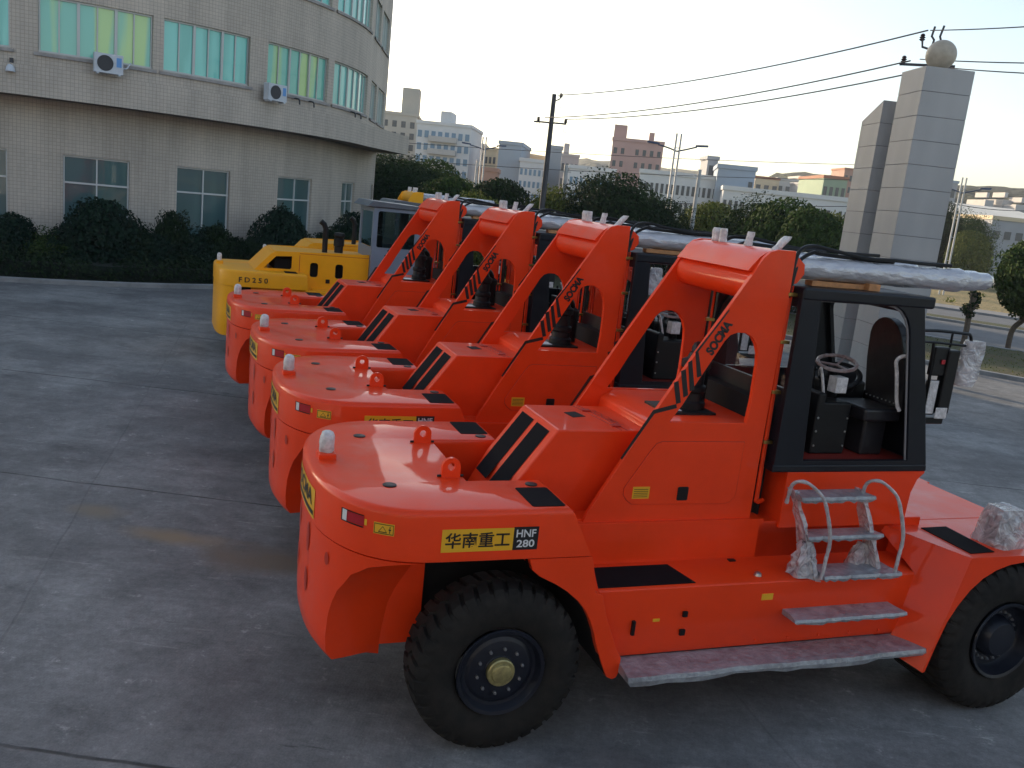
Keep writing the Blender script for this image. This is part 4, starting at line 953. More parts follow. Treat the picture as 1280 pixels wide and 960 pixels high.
    brk=nt.nodes.new('ShaderNodeMapRange'); brk.inputs[1].default_value=.40; brk.inputs[2].default_value=.55; brk.inputs[3].default_value=.25; brk.inputs[4].default_value=.85; L(noise_(1.1,4),brk.inputs[0])
    j=M('MULTIPLY',M('MAXIMUM',j1,M('MULTIPLY',j2,.22)),brk.outputs[0])
    c=mix(c,(.028,.027,.027),j)
    L(c,b.inputs['Base Color'])
    rr=nt.nodes.new('ShaderNodeMapRange'); rr.inputs[1].default_value=.3; rr.inputs[2].default_value=.7; rr.inputs[3].default_value=.62; rr.inputs[4].default_value=.9; L(noise_(.5,6,.6),rr.inputs[0]); L(rr.outputs[0],b.inputs['Roughness'])
    b.inputs['Specular IOR Level'].default_value=.25
    # brushed striations + grit
    wv=nt.nodes.new('ShaderNodeTexWave'); wv.inputs['Scale'].default_value=11; wv.inputs['Distortion'].default_value=.6; mp=nt.nodes.new('ShaderNodeMapping'); mp.inputs['Rotation'].default_value=(0,0,R(6)); L(tc.outputs['Object'],mp.inputs[0]); L(mp.outputs[0],wv.inputs['Vector'])
    h=M('ADD',M('MULTIPLY',wv.outputs['Fac'],.10),M('ADD',noise_(22,5,.7),M('MULTIPLY',j,-2.5)))
    bp=nt.nodes.new('ShaderNodeBump'); bp.inputs['Strength'].default_value=.35; bp.inputs['Distance'].default_value=.012; L(h,bp.inputs['Height']); L(bp.outputs['Normal'],b.inputs['Normal'])
groundmat()
mat('earth',(.10,.085,.06),.95,base2=(.06,.055,.035),vscale=.25)
mat('kerb',(.24,.24,.24),.85,var=.2,vscale=1.5)
mat('asphalt',(.10,.105,.115),.8,var=.18,vscale=.8,bump=.3,bscale=60)
mat('grass_ground',(.042,.060,.018),.95,base2=(.075,.062,.028),vscale=.7,bump=1,bscale=14,bdist=.08)
mat('dry_ground',(.30,.22,.10),.95,base2=(.13,.12,.045),vscale=.22,bump=1,bscale=3,bdist=.25)
mat('pave',(.20,.195,.19),.85,var=.15,vscale=1)
def sheet(name,pts,z,m,kind='structure'):
    g=G(); g.add([(p[0],p[1],z) for p in pts],[tuple(range(len(pts)))]); return tag(g.build(name,m,None,ang=0,recalc=False),kind=kind)
sheet('terrain',[(-900,-150),(900,-150),(900,900),(-900,900)],-.06,'earth')
sheet('yard',[(-60,-12),(30,-12),(30,13.5),(22.5,24.3),(16.7,28.4),(12.6,31.5),(4,48),(-2,60),(-60,60)],-.004,'concrete_yard')
# road corridor running away from the yard: direction dr, normal nr
A0=Vector((14.96,29.14)); 
dr=Vector((4.6,-3.35)).normalized(); nr=Vector((-dr.y,dr.x))   # nr points away from camera
if nr.y<0: nr=-nr
A0=gnd(1215,466).xy; 
def corridor(name,n0,n1,z,m,l0=-70,l1=70):
    a=A0+nr*n0;b=A0+nr*n1; return sheet(name,[a+dr*l0,a+dr*l1,b+dr*l1,b+dr*l0],z,m)
corridor('verge',.25,8.6,.10,'grass_ground'); corridor('road',8.6,19.2,.004,'asphalt'); corridor('median',19.4,21.6,.10,'grass_ground'); corridor('road',21.6,28.0,.006,'asphalt')
corridor('pavement',28.0,31.5,.10,'pave'); corridor('dry_field',31.5,75,.05,'dry_ground',-120,160)
def kerb(name,pts,w,h,m='kerb'):
    g=G(); ls=[]
    for i,p in enumerate(pts):
        d=(pts[min(i+1,len(pts)-1)]-pts[max(i-1,0)]).normalized(); n=Vector((-d.y,d.x))
        ls.append([(p.x,p.y,-.01),(p.x,p.y,h-.02),(p.x+n.x*.02,p.y+n.y*.02,h),(p.x+n.x*w,p.y+n.y*w,h),(p.x+n.x*w,p.y+n.y*w,-.01)])
    g.loft(ls,True,True); return tag(g.build(name,m,None,ang=20),kind='structure')
for n,hh in ((0,.13),(8.62,.13),(19.2,.13),(28.0,.14)):
    kerb('kerb',[A0+nr*n+dr*l for l in range(-70,71,10)],.22,hh)
# kerb and planting strip round the building
kb=[Vector((BX+16.85*math.cos(R(a)),BY+16.85*math.sin(R(a)))) for a in range(-180,6,4)]+[Vector((-4.6,46)),Vector((-3.4,52)),Vector((-3,60))]
kerb('kerb',kb,.20,.14)
g=G(); inner=[Vector((BX+12.0*math.cos(R(a)),BY+12.0*math.sin(R(a)))) for a in range(-180,6,4)]+[Vector((-9.4,46)),Vector((-9,52)),Vector((-9,60))]
vs=[];fs=[]
for p,q in zip(kb,inner): vs+=[(p.x-.1*0,p.y,.08),(q.x,q.y,.08)]
for k in range(len(kb)-1): fs.append((2*k,2*k+2,2*k+3,2*k+1))
g.add(vs,fs); tag(g.build('planting_bed','earth',None,ang=0),kind='structure')
# gully grate in the kerb
# ================================================================== foliage
def leafmat(name,c,c2,sc=.6):
    m=bpy.data.materials.new(name); m.use_nodes=True; nt=m.node_tree; b=nt.nodes['Principled BSDF']; MATS[name]=m
    g_=nt.nodes.new('ShaderNodeNewGeometry'); tc=nt.nodes.new('ShaderNodeTexCoord'); nz=nt.nodes.new('ShaderNodeTexNoise'); nz.inputs['Scale'].default_value=sc; nz.inputs['Detail'].default_value=3; nt.links.new(tc.outputs['Object'],nz.inputs['Vector'])
    ad=nt.nodes.new('ShaderNodeMath'); ad.operation='MULTIPLY_ADD'; ad.inputs[1].default_value=.45; nt.links.new(g_.outputs['Random Per Island'],ad.inputs[0]); nt.links.new(nz.outputs['Fac'],ad.inputs[2])
    cr=nt.nodes.new('ShaderNodeValToRGB'); cr.color_ramp.elements[0].position=.45;cr.color_ramp.elements[1].position=.95;cr.color_ramp.elements[0].color=(*c,1);cr.color_ramp.elements[1].color=(*c2,1)
    nt.links.new(ad.outputs[0],cr.inputs[0]); nt.links.new(cr.outputs[0],b.inputs['Base Color']); b.inputs['Roughness'].default_value=.85; b.inputs['Specular IOR Level'].default_value=.15
    tr=nt.nodes.new('ShaderNodeBsdfTranslucent'); nt.links.new(cr.outputs[0],tr.inputs[0]); mx=nt.nodes.new('ShaderNodeMixShader'); mx.inputs[0].default_value=.15
    o=nt.nodes['Material Output']; nt.links.new(b.outputs[0],mx.inputs[1]); nt.links.new(tr.outputs[0],mx.inputs[2]); nt.links.new(mx.outputs[0],o.inputs[0])
leafmat('leaf_dark',(.006,.018,.007),(.024,.048,.014)); leafmat('leaf_mid',(.014,.036,.010),(.060,.095,.022)); leafmat('leaf_light',(.05,.075,.018),(.16,.17,.04)); leafmat('leaf_hedge',(.006,.018,.009),(.022,.040,.015),1.2); leafmat('leaf_conifer',(.006,.020,.014),(.016,.036,.020),1.0)
mat('bark',(.10,.075,.055),.9,var=.3,vscale=6,bump=.6,bscale=20)
def leaves(g,c,rx,ry,rz,n,size,rnd,shell=.55,squash=1.0,up=.0):
    c=Vector(c)
    for _ in range(n):
        while 1:
            d=Vector((rnd.uniform(-1,1),rnd.uniform(-1,1),rnd.uniform(-1,1)))
            if .05<d.length<1: break
        d.normalize(); r=shell+(1-shell)*rnd.random()**.6
        p=c+Vector((d.x*rx*r,d.y*ry*r,d.z*rz*r))
        nrm=(d+Vector((rnd.gauss(0,.6),rnd.gauss(0,.6),rnd.gauss(0,.5)+up))).normalized(); t=nrm.cross(Vector((rnd.random(),rnd.random(),rnd.random()))).normalized(); b_=nrm.cross(t)
        s=size*rnd.uniform(.6,1.4); o=len(g.v)
        g.v+=[tuple(p-t*s*.5),tuple(p+b_*s*.28),tuple(p+t*s*.5),tuple(p-b_*s*.28)]; g.f.append((o,o+1,o+2,o+3)); g.m.append(g.mi)
def crown_mesh(name,lm,seed,h,w,n=9000,clumps=26,size=.12,kind='round'):
    rnd=random.Random(seed); g=G(); cl=[]
    for k in range(clumps):
        while 1:
            d=Vector((rnd.uniform(-1,1),rnd.uniform(-1,1),rnd.uniform(-.8,1)))
            if .35<d.length<1: break
        r=rnd.uniform(.18,.34)*(1.15 if k%3 else .75)
        if kind=='cone': d=Vector((d.x*(1-.55*(d.z*.5+.5)),d.y*(1-.55*(d.z*.5+.5)),d.z))
        if kind=='wide': d.z*=.8
        k_=.37 if kind in('cone','bush') else .31; cl.append((Vector((d.x*w*k_,d.y*w*k_,h*.5+d.z*h*k_*.97)),r*(.8 if k_>.35 else 1)))
    for c,r in cl:
        leaves(g,c,w*.5*r*1.5,w*.5*r*1.5,h*.5*r*1.35,n//clumps,size,rnd,.5,up=.25)
    leaves(g,(0,0,h*.48),w*.40,w*.40,h*.39,(n//8 if kind in('cone','bush') else n//3),size*1.1,rnd,.82)
    sh=(kind in('cone','bush'))
    if 1:
        n0=len(g.v); NU,NV=18,12; vs=[]
        for a in range(NV+1):
            for b in range(NU):
                th=PI*a/NV; ph=2*PI*b/NU; d=Vector((math.sin(th)*math.cos(ph),math.sin(th)*math.sin(ph),math.cos(th))); q=.74+.35*noise.noise(d*2.3+Vector((seed,0,0)))
                if kind=='cone': q*=(1-.25*d.z)
                vs.append((d.x*w*(.24 if sh else .37)*q,d.y*w*(.24 if sh else .37)*q,h*.45+d.z*h*(.26 if sh else .36)*q))
        g.add(vs,[(a*NU+b,a*NU+(b+1)%NU,(a+1)*NU+(b+1)%NU,(a+1)*NU+b) for a in range(NV) for b in range(NU)])
    mz0=min(v[2] for v in g.v); mz1=max(v[2] for v in g.v); mx=max(max(abs(v[0]),abs(v[1])) for v in g.v)
    q=sorted(v[2] for v in g.v); mz1=q[int(len(q)*.999)]; mz0=q[int(len(q)*.004)]; q=sorted(max(abs(v[0]),abs(v[1])) for v in g.v); mx=q[int(len(q)*.99)]
    g.v=[(v[0]/mx*.5,v[1]/mx*.5,(v[2]-mz0)/(mz1-mz0)) for v in g.v]
    return g
CROWN={}
def crown(key,*a,**k):
    if key not in CROWN:
        g=crown_mesh(key,*a,**k); me=bpy.data.meshes.new('crown'); me.from_pydata(g.v,[],g.f); me.materials.append(MATS[a[0]]); CROWN[key]=me
    return CROWN[key]
def tree(px,topy,depth,hcrown,wcrown,zc,lab,cat='tree',group=None,lm='leaf_mid',kind='round',variant=0,trunk=True,name='tree',size=.14,n=9000,lean=0,x=None):
    """stands on the ground at the place seen at photo column px and distance depth; crown starts at height zc"""
    if x is None: T_=at(px,topy,depth); x=T_.x; hcrown=T_.z-zc
    r=empty(name,(x,depth,0),random.uniform(0,6)); tag(r,lab,cat,group)
    key=(lm,kind,variant,size>.2)
    me=crown(key,lm,hash((kind,variant))%1000 if False else variant*17+len(kind),1.0,1.0,n=n,size=size/ max(hcrown,wcrown) ,kind=kind,clumps=30)
    c=bpy.data.objects.new('crown',me); COL.objects.link(c); c.parent=r; c.location=(lean,0,zc); c.scale=(wcrown,wcrown,hcrown)
    if trunk:
        g=G(); rnd=random.Random(int(x*10)); top=zc+hcrown*.55; tr=max(.07,wcrown*.035)
        g.tube(bez([(0,0,-.1),(lean*.2+rnd.uniform(-.1,.1),.05,zc*.6),(lean*.8,0,zc+.1),(lean,0,top)]),tr,8,rs=None)
        for q in range(5):
            a=rnd.uniform(0,6.28); g.tube([(lean*.85,0,zc*rnd.uniform(.85,1.1)),(lean+math.cos(a)*wcrown*.2,math.sin(a)*wcrown*.2,zc+hcrown*.35),(lean+math.cos(a)*wcrown*.32,math.sin(a)*wcrown*.32,zc+hcrown*.6)],tr*.4,6)
        g.build('trunk','bark',r)
    return r
random.seed(5)
# hedge (one clipped mass along the kerb) and shrubs against the facade
rnd=random.Random(4)
g=G()
for a in [x*.5 for x in range(-300,16)]:
    hh=.62+.12*math.sin(a*.35)+.08*math.sin(a*.9+1)
    for rr in (16.2,15.6,15.0):
        cx,cy=BX+rr*math.cos(R(a)),BY+rr*math.sin(R(a))
        leaves(g,(cx,cy,.12+hh*.5),.38,.38,hh*.62,70 if -100<a<0 else 30,.11,rnd,.55,up=.5)
me=bpy.data.meshes.new('hedge'); me.from_pydata(g.v,[],g.f); me.materials.append(MATS['leaf_hedge']); ho=bpy.data.objects.new('hedge',me); COL.objects.link(ho)
tag(ho,'low dark hedge running behind the kerb at the foot of the round building','hedge')
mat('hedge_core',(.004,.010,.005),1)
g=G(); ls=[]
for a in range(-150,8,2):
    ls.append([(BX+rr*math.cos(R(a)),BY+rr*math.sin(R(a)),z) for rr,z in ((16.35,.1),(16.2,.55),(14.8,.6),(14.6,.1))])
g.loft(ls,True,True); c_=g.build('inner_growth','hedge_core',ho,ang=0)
shr=[(-72,14.3,1.55,1.9,'leaf_hedge'),(-68.3,14.5,1.9,1.6,'leaf_conifer'),(-65,14.4,1.5,1.8,'leaf_mid'),(-61.5,14.3,1.7,1.9,'leaf_conifer'),(-57.5,14.2,2.55,2.6,'leaf_conifer'),(-54.6,14.2,2.1,1.8,'leaf_hedge'),(-51.5,14.3,1.65,1.9,'leaf_conifer'),(-48.6,14.2,2.35,1.3,'leaf_hedge'),(-45.2,14.3,1.85,1.9,'leaf_conifer'),(-42,14.3,2.0,1.6,'leaf_hedge'),(-38.5,14.3,1.55,1.8,'leaf_hedge'),(-34.6,14.3,1.9,1.7,'leaf_conifer'),(-30.8,14.2,2.75,2.2,'leaf_conifer'),(-27,14.3,2.0,1.7,'leaf_hedge'),(-22,14.3,1.7,1.9,'leaf_conifer'),(-16,14.3,2.0,1.8,'leaf_hedge'),(-10,14.3,2.65,1.9,'leaf_conifer'),(-4,14.3,2.0,2.0,'leaf_hedge'),(-78,14.3,1.9,2.2,'leaf_conifer'),(-85,14.3,1.8,2.4,'leaf_hedge')]
where=['at the far left edge','left of the first tall window','just left of the first big window','below the left part of the first window','dense dome in front of the first window','right of the first window','between the first and second window','thin and spiky with a side branch left of the second window','in front of the second window','right part of the second window','just right of the second window','between the second and third window','tallest dark dome before the third window','before the third window, behind the yellow hood','right of the third window','behind the yellow exhaust pipes','tall dark cone by the blue grey cab','behind the blue grey cab','beyond the left edge of the frame','further beyond the left edge']
for i,((a,rr,h,wd,lm),wh) in enumerate(zip(shr,where)):
    x,y=BX+rr*math.cos(R(a)),BY+rr*math.sin(R(a)); r=empty('shrub',(x,y,.05),i*1.3); tag(r,'dark evergreen shrub, '+wh,'shrub','shrubs along the facade')
    me=crown(('sh',lm,i%3),lm,i%3+40,1.0,1.0,n=17000,size=.036,kind='cone' if 'con' in lm else 'bush',clumps=46)
    c=bpy.data.objects.new('foliage',me); COL.objects.link(c); c.parent=r; c.location=(0,0,-.25); c.scale=(wd*1.05,wd*1.05,h+.2)
    g=G(); g.tube([(0,0,-.1),(0.02,0,h*.5)],.04,6); g.build('stem','bark',r)
# ================================================================== gate pillars
def pillarmat():
    m=bpy.data.materials.new('stone_clad'); m.use_nodes=True; nt=m.node_tree; b=nt.nodes['Principled BSDF']; MATS['stone_clad']=m; L=nt.links.new
    tc=nt.nodes.new('ShaderNodeTexCoord'); nz=nt.nodes.new('ShaderNodeTexNoise'); nz.inputs['Scale'].default_value=90; nz.inputs['Detail'].default_value=3; L(tc.outputs['Object'],nz.inputs['Vector'])
    cr=nt.nodes.new('ShaderNodeValToRGB'); cr.color_ramp.elements[0].position=.3;cr.color_ramp.elements[1].position=.7;cr.color_ramp.elements[0].color=(.31,.30,.295,1);cr.color_ramp.elements[1].color=(.47,.455,.44,1); L(nz.outputs['Fac'],cr.inputs[0])
    n2=nt.nodes.new('ShaderNodeTexNoise'); n2.inputs['Scale'].default_value=1.2; n2.inputs['Detail'].default_value=6; mp=nt.nodes.new('ShaderNodeMapping'); mp.inputs['Scale'].default_value=(1,1,.3); L(tc.outputs['Object'],mp.inputs[0]); L(mp.outputs[0],n2.inputs['Vector'])
    mr=nt.nodes.new('ShaderNodeMapRange'); mr.inputs[1].default_value=.3;mr.inputs[2].default_value=.7;mr.inputs[3].default_value=.86;mr.inputs[4].default_value=1.08; L(n2.outputs['Fac'],mr.inputs[0])
    v=nt.nodes.new('ShaderNodeVectorMath'); v.operation='SCALE'; L(cr.outputs[0],v.inputs[0]); L(mr.outputs[0],v.inputs['Scale']); L(v.outputs[0],b.inputs['Base Color']); b.inputs['Roughness'].default_value=.55
pillarmat(); mat('stone_joint',(.08,.075,.075),.9)
mat('ball_stone',(.42,.36,.28),.45,var=.1,vscale=8)
def pillar(cx,cy,a,rz,zt,zl,lab,seam=.53,z0=0):
    """square column; corner nearest the camera at (cx,cy). zt = top at near corner, zl = top at left corner"""
    r=empty('gate_pillar',(cx,cy,0),rz); tag(r,lab,'pillar','stone gate pillars')
    g=G(); gj=G(); n=int(zt/seam); j=.008
    def hz(x,y): return lerp(zt,zl,y/a)
    # solid inner core for joints
    gj.loft([[(.012,.012,0),(a-.012,.012,0),(a-.012,a-.012,0),(.012,a-.012,0)],[(.012,.012,hz(0,.012)-.02),(a-.012,.012,hz(0,.012)-.02),(a-.012,a-.012,hz(0,a)-.02),(.012,a-.012,hz(0,a)-.02)]],True,True)
    z=zt
    k=0; rows=[]
    while z>0: rows.append((max(0,z-seam),z)); z-=seam
    for (za,zb) in rows:
        t=[min(zb-j*0,hz(0,0)),min(zb,hz(0,a))]
        if t[1]<=za+.05: t[1]=za+.05
        g.loft([[(0,0,za+j),(a,0,za+j),(a,a,za+j),(0,a,za+j)],[(0,0,t[0]),(a,0,t[0]),(a,a,t[1]),(0,a,t[1])]],True,True)
    g.build('cladding','stone_clad',r,ang=20,bevel=.006); gj.build('joints','stone_joint',r,ang=0)
    return r
P1=at(1158,82,21.0); rzp=R(4)
p1=pillar(P1.x,P1.y,1.13,rzp,P1.z,P1.z,'taller pale stone gate pillar topped by a round stone ball')
ax=Vector((math.cos(rzp),math.sin(rzp),0)); ay=Vector((-math.sin(rzp),math.cos(rzp),0)); pc=P1+(ax+ay)*.565
r=empty('stone_ball',(pc.x,pc.y,P1.z)); tag(r,'beige stone ball resting on top of the taller gate pillar','ball')
g=G(); g.lathe([(0,.20),(.05,.20),(.07,.14),(.075,.001)],24,'z'); g.build('base','ball_stone',r)
g=G(); g.lathe([(.36-.33*math.cos(t*PI/24),max(.0005,.33*math.sin(t*PI/24))) for t in range(25)],36,'z'); g.build('ball','ball_stone',r,ang=60)
P2=at(1105,125,22.6)
p2=pillar(P2.x,P2.y,1.05,rzp,P2.z,P2.z-.42,'shorter pale stone gate pillar with slanted top, left of the ball pillar')
# ================================================================== poles, wires, street lamps
mat('pole_dark',(.07,.065,.07),.8,var=.2,vscale=2); mat('galv',(.40,.41,.43),.5,metal=.3); mat('lamp_blue',(.03,.05,.10),.45); mat('insul',(.05,.03,.03),.4); mat('pole_conc',(.45,.44,.43),.85,var=.15); mat('wire',(.03,.03,.035),.6)
def utility_pole(x,y,h,lab,rz,lean=0,r0=.17):
    r=empty('utility_pole',(x,y,0),rz); tag(r,lab,'utility pole')
    g=G(); g.tube([(0,0,-.1),(0,0,h*.5),(lean,0,h)],r0,12,rs=[r0,r0*.85,r0*.66]); g.build('pole','pole_dark',r)
    g=G(); g.box(-.95,.75,.12,.18,h-1.42,h-1.34); g.build('crossarm','pole_dark',r)
    g=G(); g.tube([(0,.1,h-.35),(.28,.1,h-.2),(.30,.1,h-.1)],.03,6); g.build('top_bracket','pole_dark',r)
    for x_,z_ in ((-.72,h-1.34),(.70,h-1.34),(.32,h-.12)):
        g=G(); g.lathe([(0,.04),(.04,.11),(.07,.05),(.10,.11),(.13,.05),(.16,.09),(.20,.05),(.21,.001)],12,'z',(x_,.15,z_)); g.build('insulator','insul',r)
        g=G(); g.tube(bez([(x_,.15,z_),(x_+.12,.15,z_-.25),(x_+.02,.15,z_-.5),(x_-.1,.15,z_-.2),(x_+.05,.15,z_+.05)],6),.012,5); g.build('jumper_wire','wire',r)
    return r
up1=utility_pole(at(684,200,47).x,47,9.25,'dark concrete utility pole with crossarm standing behind the row of forklifts',R(-14),.0)
q2=at(1182,60,27.5); up2=empty('utility_pole',(q2.x,27.5,0),R(-20)); tag(up2,'utility pole hidden behind the ball pillar, only its top fittings showing','utility pole')
g=G(); g.tube([(0,0,-.1),(0,0,9.3)],.15,10); g.build('pole','pole_dark',up2)
g=G(); g.box(-1.15,.35,.12,.18,9.02,9.09); g.build('crossarm','pole_dark',up2)
g=G(); g.tube([(0,.1,9.2),(-.28,.1,9.45),(-.62,.1,9.55),(-.66,.1,9.80)],.035,6); g.tube([(-.38,.1,9.5),(-.34,.1,9.75),(-.42,.1,9.85),(-.38,.1,10.12)],.035,6); g.tube([(-.22,.1,9.42),(-.16,.1,9.75),(-.20,.1,9.85),(-.14,.1,10.15)],.035,6); g.build('top_bracket','pole_dark',up2)
for x_,z_ in ((-1.05,9.09),(-.66,9.72)):
    g=G(); g.lathe([(0,.04),(.04,.09),(.07,.05),(.10,.09),(.13,.05),(.16,.07),(.20,.04),(.21,.001)],12,'z',(x_,.15,z_)); g.build('insulator','insul',up2)
def wire(name,pts,r,lab,grp): 
    g=G(); g.tube(pts,r,5); o=g.build(name,'wire',None); return tag(o,lab,'cable',grp)
A=at(697,119,47); B=at(1160,38,27.5); wire('overhead_wire',sagged(A,B,.35),.024,'topmost overhead wire from the dark pole to the ball pillar','overhead wires above the yard')
A=at(681,147,47); B=at(1138,76,27.5); wire('overhead_wire',sagged(A,B,.35),.024,'middle overhead wire from the dark pole to the ball pillar','overhead wires above the yard')
A=at(707,149,47); B=at(1166,86,27.5); wire('overhead_wire',sagged(A,B,.35),.024,'lowest of the three wires from the dark pole to the ball pillar','overhead wires above the yard')
for (a,b,c,d,l) in ((1163,38,1290,26,'upper'),(1150,74,1290,72,'middle'),(1166,83,1290,85,'lower')):
    A=at(a,b,27.5);B=at(c,d,24); B=A+(B-A)*3; wire('overhead_wire',sagged(A,B,.15),.016,l+' overhead wire leaving the ball pillar toward the right edge','overhead wires above the yard')
for (a,b,c,d,dd,l,e) in ((470,176,1075,206,95,'thin distant wire crossing in front of the city blocks','x'),(560,204,1080,225,90,'thin lower distant wire crossing in front of the city blocks','x'),(620,241,1085,258,70,'dark distant cable crossing low above the tree tops','x'),(1170,250,1300,263,70,'dark distant cable right of the ball pillar','x')):
    wire('distant_wire',sagged(at(a,b,dd),at(c,d,dd+10),.3),.03,l,'distant wires')
def streetlamp(px,pyt,depth,lab,h_over=None,w=1.3,double=True,poles=2,rz=0,arm=True):
    T=at(px,pyt,depth); r=empty('street_lamp',(T.x,T.y,0),rz); tag(r,lab,'street lamp','street lamps along the road'); h=T.z; s=depth/45
    g=G()
    for k in range(poles): g.tube([((k-.5*(poles-1))*.32,0,0),((k-.5*(poles-1))*.30,0,h)],.07,8)
    for z in [h*.3,h*.5,h*.7,h*.9]: g.box(-.16,.16,-.03,.03,z-.02,z+.02)
    g.build('post','galv',r)
    if arm:
        for sgn,lift in ((-1,.18),(1,.28)):
            g=G(); g.tube(bez([(0,0,h-1.15),(sgn*w*.45,0,h-.98),(sgn*w,0,h-1.02+lift)]),.05,7); g.build('arm','lamp_blue',r)
            g=G(); ls=[]
            for t in range(7):
                u=t/6; wdt=.2*math.sin(PI*min(.98,u+.06)); ls.append([(sgn*(w-.1+u*.85),-wdt,h-1.02+lift+.05*u),(sgn*(w-.1+u*.85),wdt,h-1.02+lift+.05*u),(sgn*(w-.1+u*.85),wdt*.6,h-.90+lift+.07*u),(sgn*(w-.1+u*.85),-wdt*.6,h-.90+lift+.07*u)])
            g.loft(ls,True,True); g.build('lamp_head','lamp_blue',r)
    return r
streetlamp(849,167,62,'twin armed street lamp on a double post in front of the red brick block')
streetlamp(606,171,85,'twin armed street lamp in front of the lit cream block')
streetlamp(1206,222,70,'street lamp on a double post right of the ball pillar, its head hidden',w=1.4)
def postt(px,pt,pb,depth,lab):
    T=at(px,pt,depth); r=empty('concrete_post',(T.x,T.y,0)); tag(r,lab,'post','plain posts between the trees'); g=G(); g.tube([(0,0,0),(0,0,T.z)],.13,8,rs=[.16,.10]); g.build('shaft','pole_conc',r); g=G(); g.box(-.3,.3,-.03,.03,T.z-.4,T.z-.33); g.build('crossbar','pole_conc',r)
postt(597,200,230,70,'short pale post left of the cream lit block lamp'); postt(708,206,260,50,'leaning pale post just right of the dark pole'); postt(875,212,268,52,'pale post in front of the long white school')
# ================================================================== distant town
def fac(name,c,rough=.85,var=.08): return mat(name,c,rough,var=var,vscale=.15)
fac('fc_beige',(.46,.42,.36)); fac('fc_white',(.62,.62,.62)); fac('fc_cream',(.62,.50,.34)); fac('fc_blue',(.33,.38,.44)); fac('fc_grey',(.34,.34,.35)); fac('fc_red',(.50,.31,.27)); fac('fc_brick',(.38,.22,.17)); fac('fc_pale',(.48,.46,.44)); fac('fc_green',(.28,.36,.26)); fac('fc_roof',(.72,.68,.60)); fac('fc_tileroof',(.34,.16,.10))
mat('win_dark',(.06,.07,.08),.25); mat('win_blue',(.14,.24,.34),.25)
def block(name,pxl,pxr,pyt,depth,lab,wall,win='win_dark',rows=4,cols=5,ww=.55,wh=.5,ang=0,deep=14,roofbox=None,bands=None,parapet=True,wside=0,cat='building',z0=-.05,roofm=None,strips=None):
    """front face seen between photo columns pxl..pxr at the given distance"""
    A=at(pxl,pyt,depth); B=at(pxr,pyt,depth); W=(B.x-A.x); H=at((pxl+pxr)/2,pyt,depth).z
    r=empty(name,((A.x+B.x)/2,depth,0),ang); tag(r,lab,cat)
    g=G(); g.box(-W/2,W/2,0,deep,z0,H); g.build('wall',wall,r,ang=0)
    if parapet: g=G(); g.box(-W/2-.15,W/2+.15,-.15,deep+.15,H+.003,H+.5); g.build('roof',roofm or wall,r,ang=0)
    top=H-.6; bot=max(1.5,H-rows*3.1*(1 if True else 1)); fh=(top-bot)/max(1,rows)
    if rows:
        cw=W/cols
        g=G(); g.box(-cw*ww/2,cw*ww/2,-.06,.0,-fh*wh/2,fh*wh/2); first=g.build('window',win,r,ang=0); first.location=(0,-.003,0)
        g=G(); t=.05; g.box(-cw*ww/2-t,-cw*ww/2+t,-.10,-.062,-fh*wh/2,fh*wh/2); g.box(-t/2,t/2,-.10,-.062,-fh*wh/2,fh*wh/2); g.box(cw*ww/2-t,cw*ww/2+t,-.10,-.062,-fh*wh/2,fh*wh/2); g.box(-cw*ww/2-t,cw*ww/2+t,-.14,-.062,-fh*wh/2-.12,-fh*wh/2); 
        k=0
        for i in range(rows):
            for j in range(cols):
                if strips and not strips(i,j): continue
                o=first if k==0 else first.copy()
                if k: COL.objects.link(o)
                o.parent=r; o.location=(-W/2+(j+.5)*cw,-.003,top-(i+.5)*fh); k+=1
    if bands:
        for i in range(rows): g=G(); g.box(-W*bands[0],W*bands[0],-.9,-.004,top-(i+1)*fh-.1,top-(i+1)*fh+.75); g.build('balcony',bands[1],r,ang=0)
    if roofbox:
        for (f0,f1,hh) in roofbox: g=G(); g.box(lerp(-W/2,W/2,f0),lerp(-W/2,W/2,f1),1,min(deep-1,6),H+.505,H+.5+hh); g.build('roof_house',wall,r,ang=0)
    return r
block('apartment_block',466,522,143,170,'beige unfinished apartment block with dark empty windows at the left','fc_beige',rows=7,cols=5,ww=.5,wh=.55,ang=R(4),roofbox=[(.62,1.0,4.5)],deep=18)
block('apartment_block',521,590,157,150,'white apartment block with blue side windows and railed balconies','fc_white','win_blue',rows=6,cols=8,ww=.6,wh=.55,ang=R(-4),bands=(.26,'fc_pale'),roofbox=[(.40,.60,1.8)])
block('apartment_block',588,607,182,190,'narrow tan block between the white apartments and the cream one','fc_beige',rows=3,cols=2)
block('apartment_block',604,624,188,175,'cream sunlit block behind the first street lamp','fc_cream',rows=4,cols=3,ang=R(-38),deep=16)
block('low_house',596,622,214,120,'low brick red house under the cream block','fc_brick',rows=1,cols=3,deep=8)
block('office_block',624,653,181,140,'plain blue grey windowless block left of the dark pole','fc_blue',rows=0,cols=0,ang=R(-5))
block('school_wing',650,684,203,135,'low white wing with dark windows left of the dark pole','fc_white','win_blue',rows=4,cols=6)
block('office_block',684,703,186,145,'plain grey tower block right behind the dark pole','fc_grey',rows=0,cols=0,deep=8)
block('apartment_block',702,724,196,180,'pale stepped block right of the dark pole','fc_pale',rows=3,cols=4,roofbox=[(.1,.4,2)])
block('school_wing',712,770,213,130,'low white building left of the red brick block with window rows','fc_white','win_blue',rows=3,cols=9)
block('brick_block',766,830,178,160,'red brick apartment block with white balconies and a rooftop mast','fc_red','win_dark',rows=6,cols=7,ww=.45,wh=.45,ang=R(-6),roofbox=[(.0,.25,2.2),(.7,.8,1.4)],strips=lambda i,j: j not in(2,),bands=None)
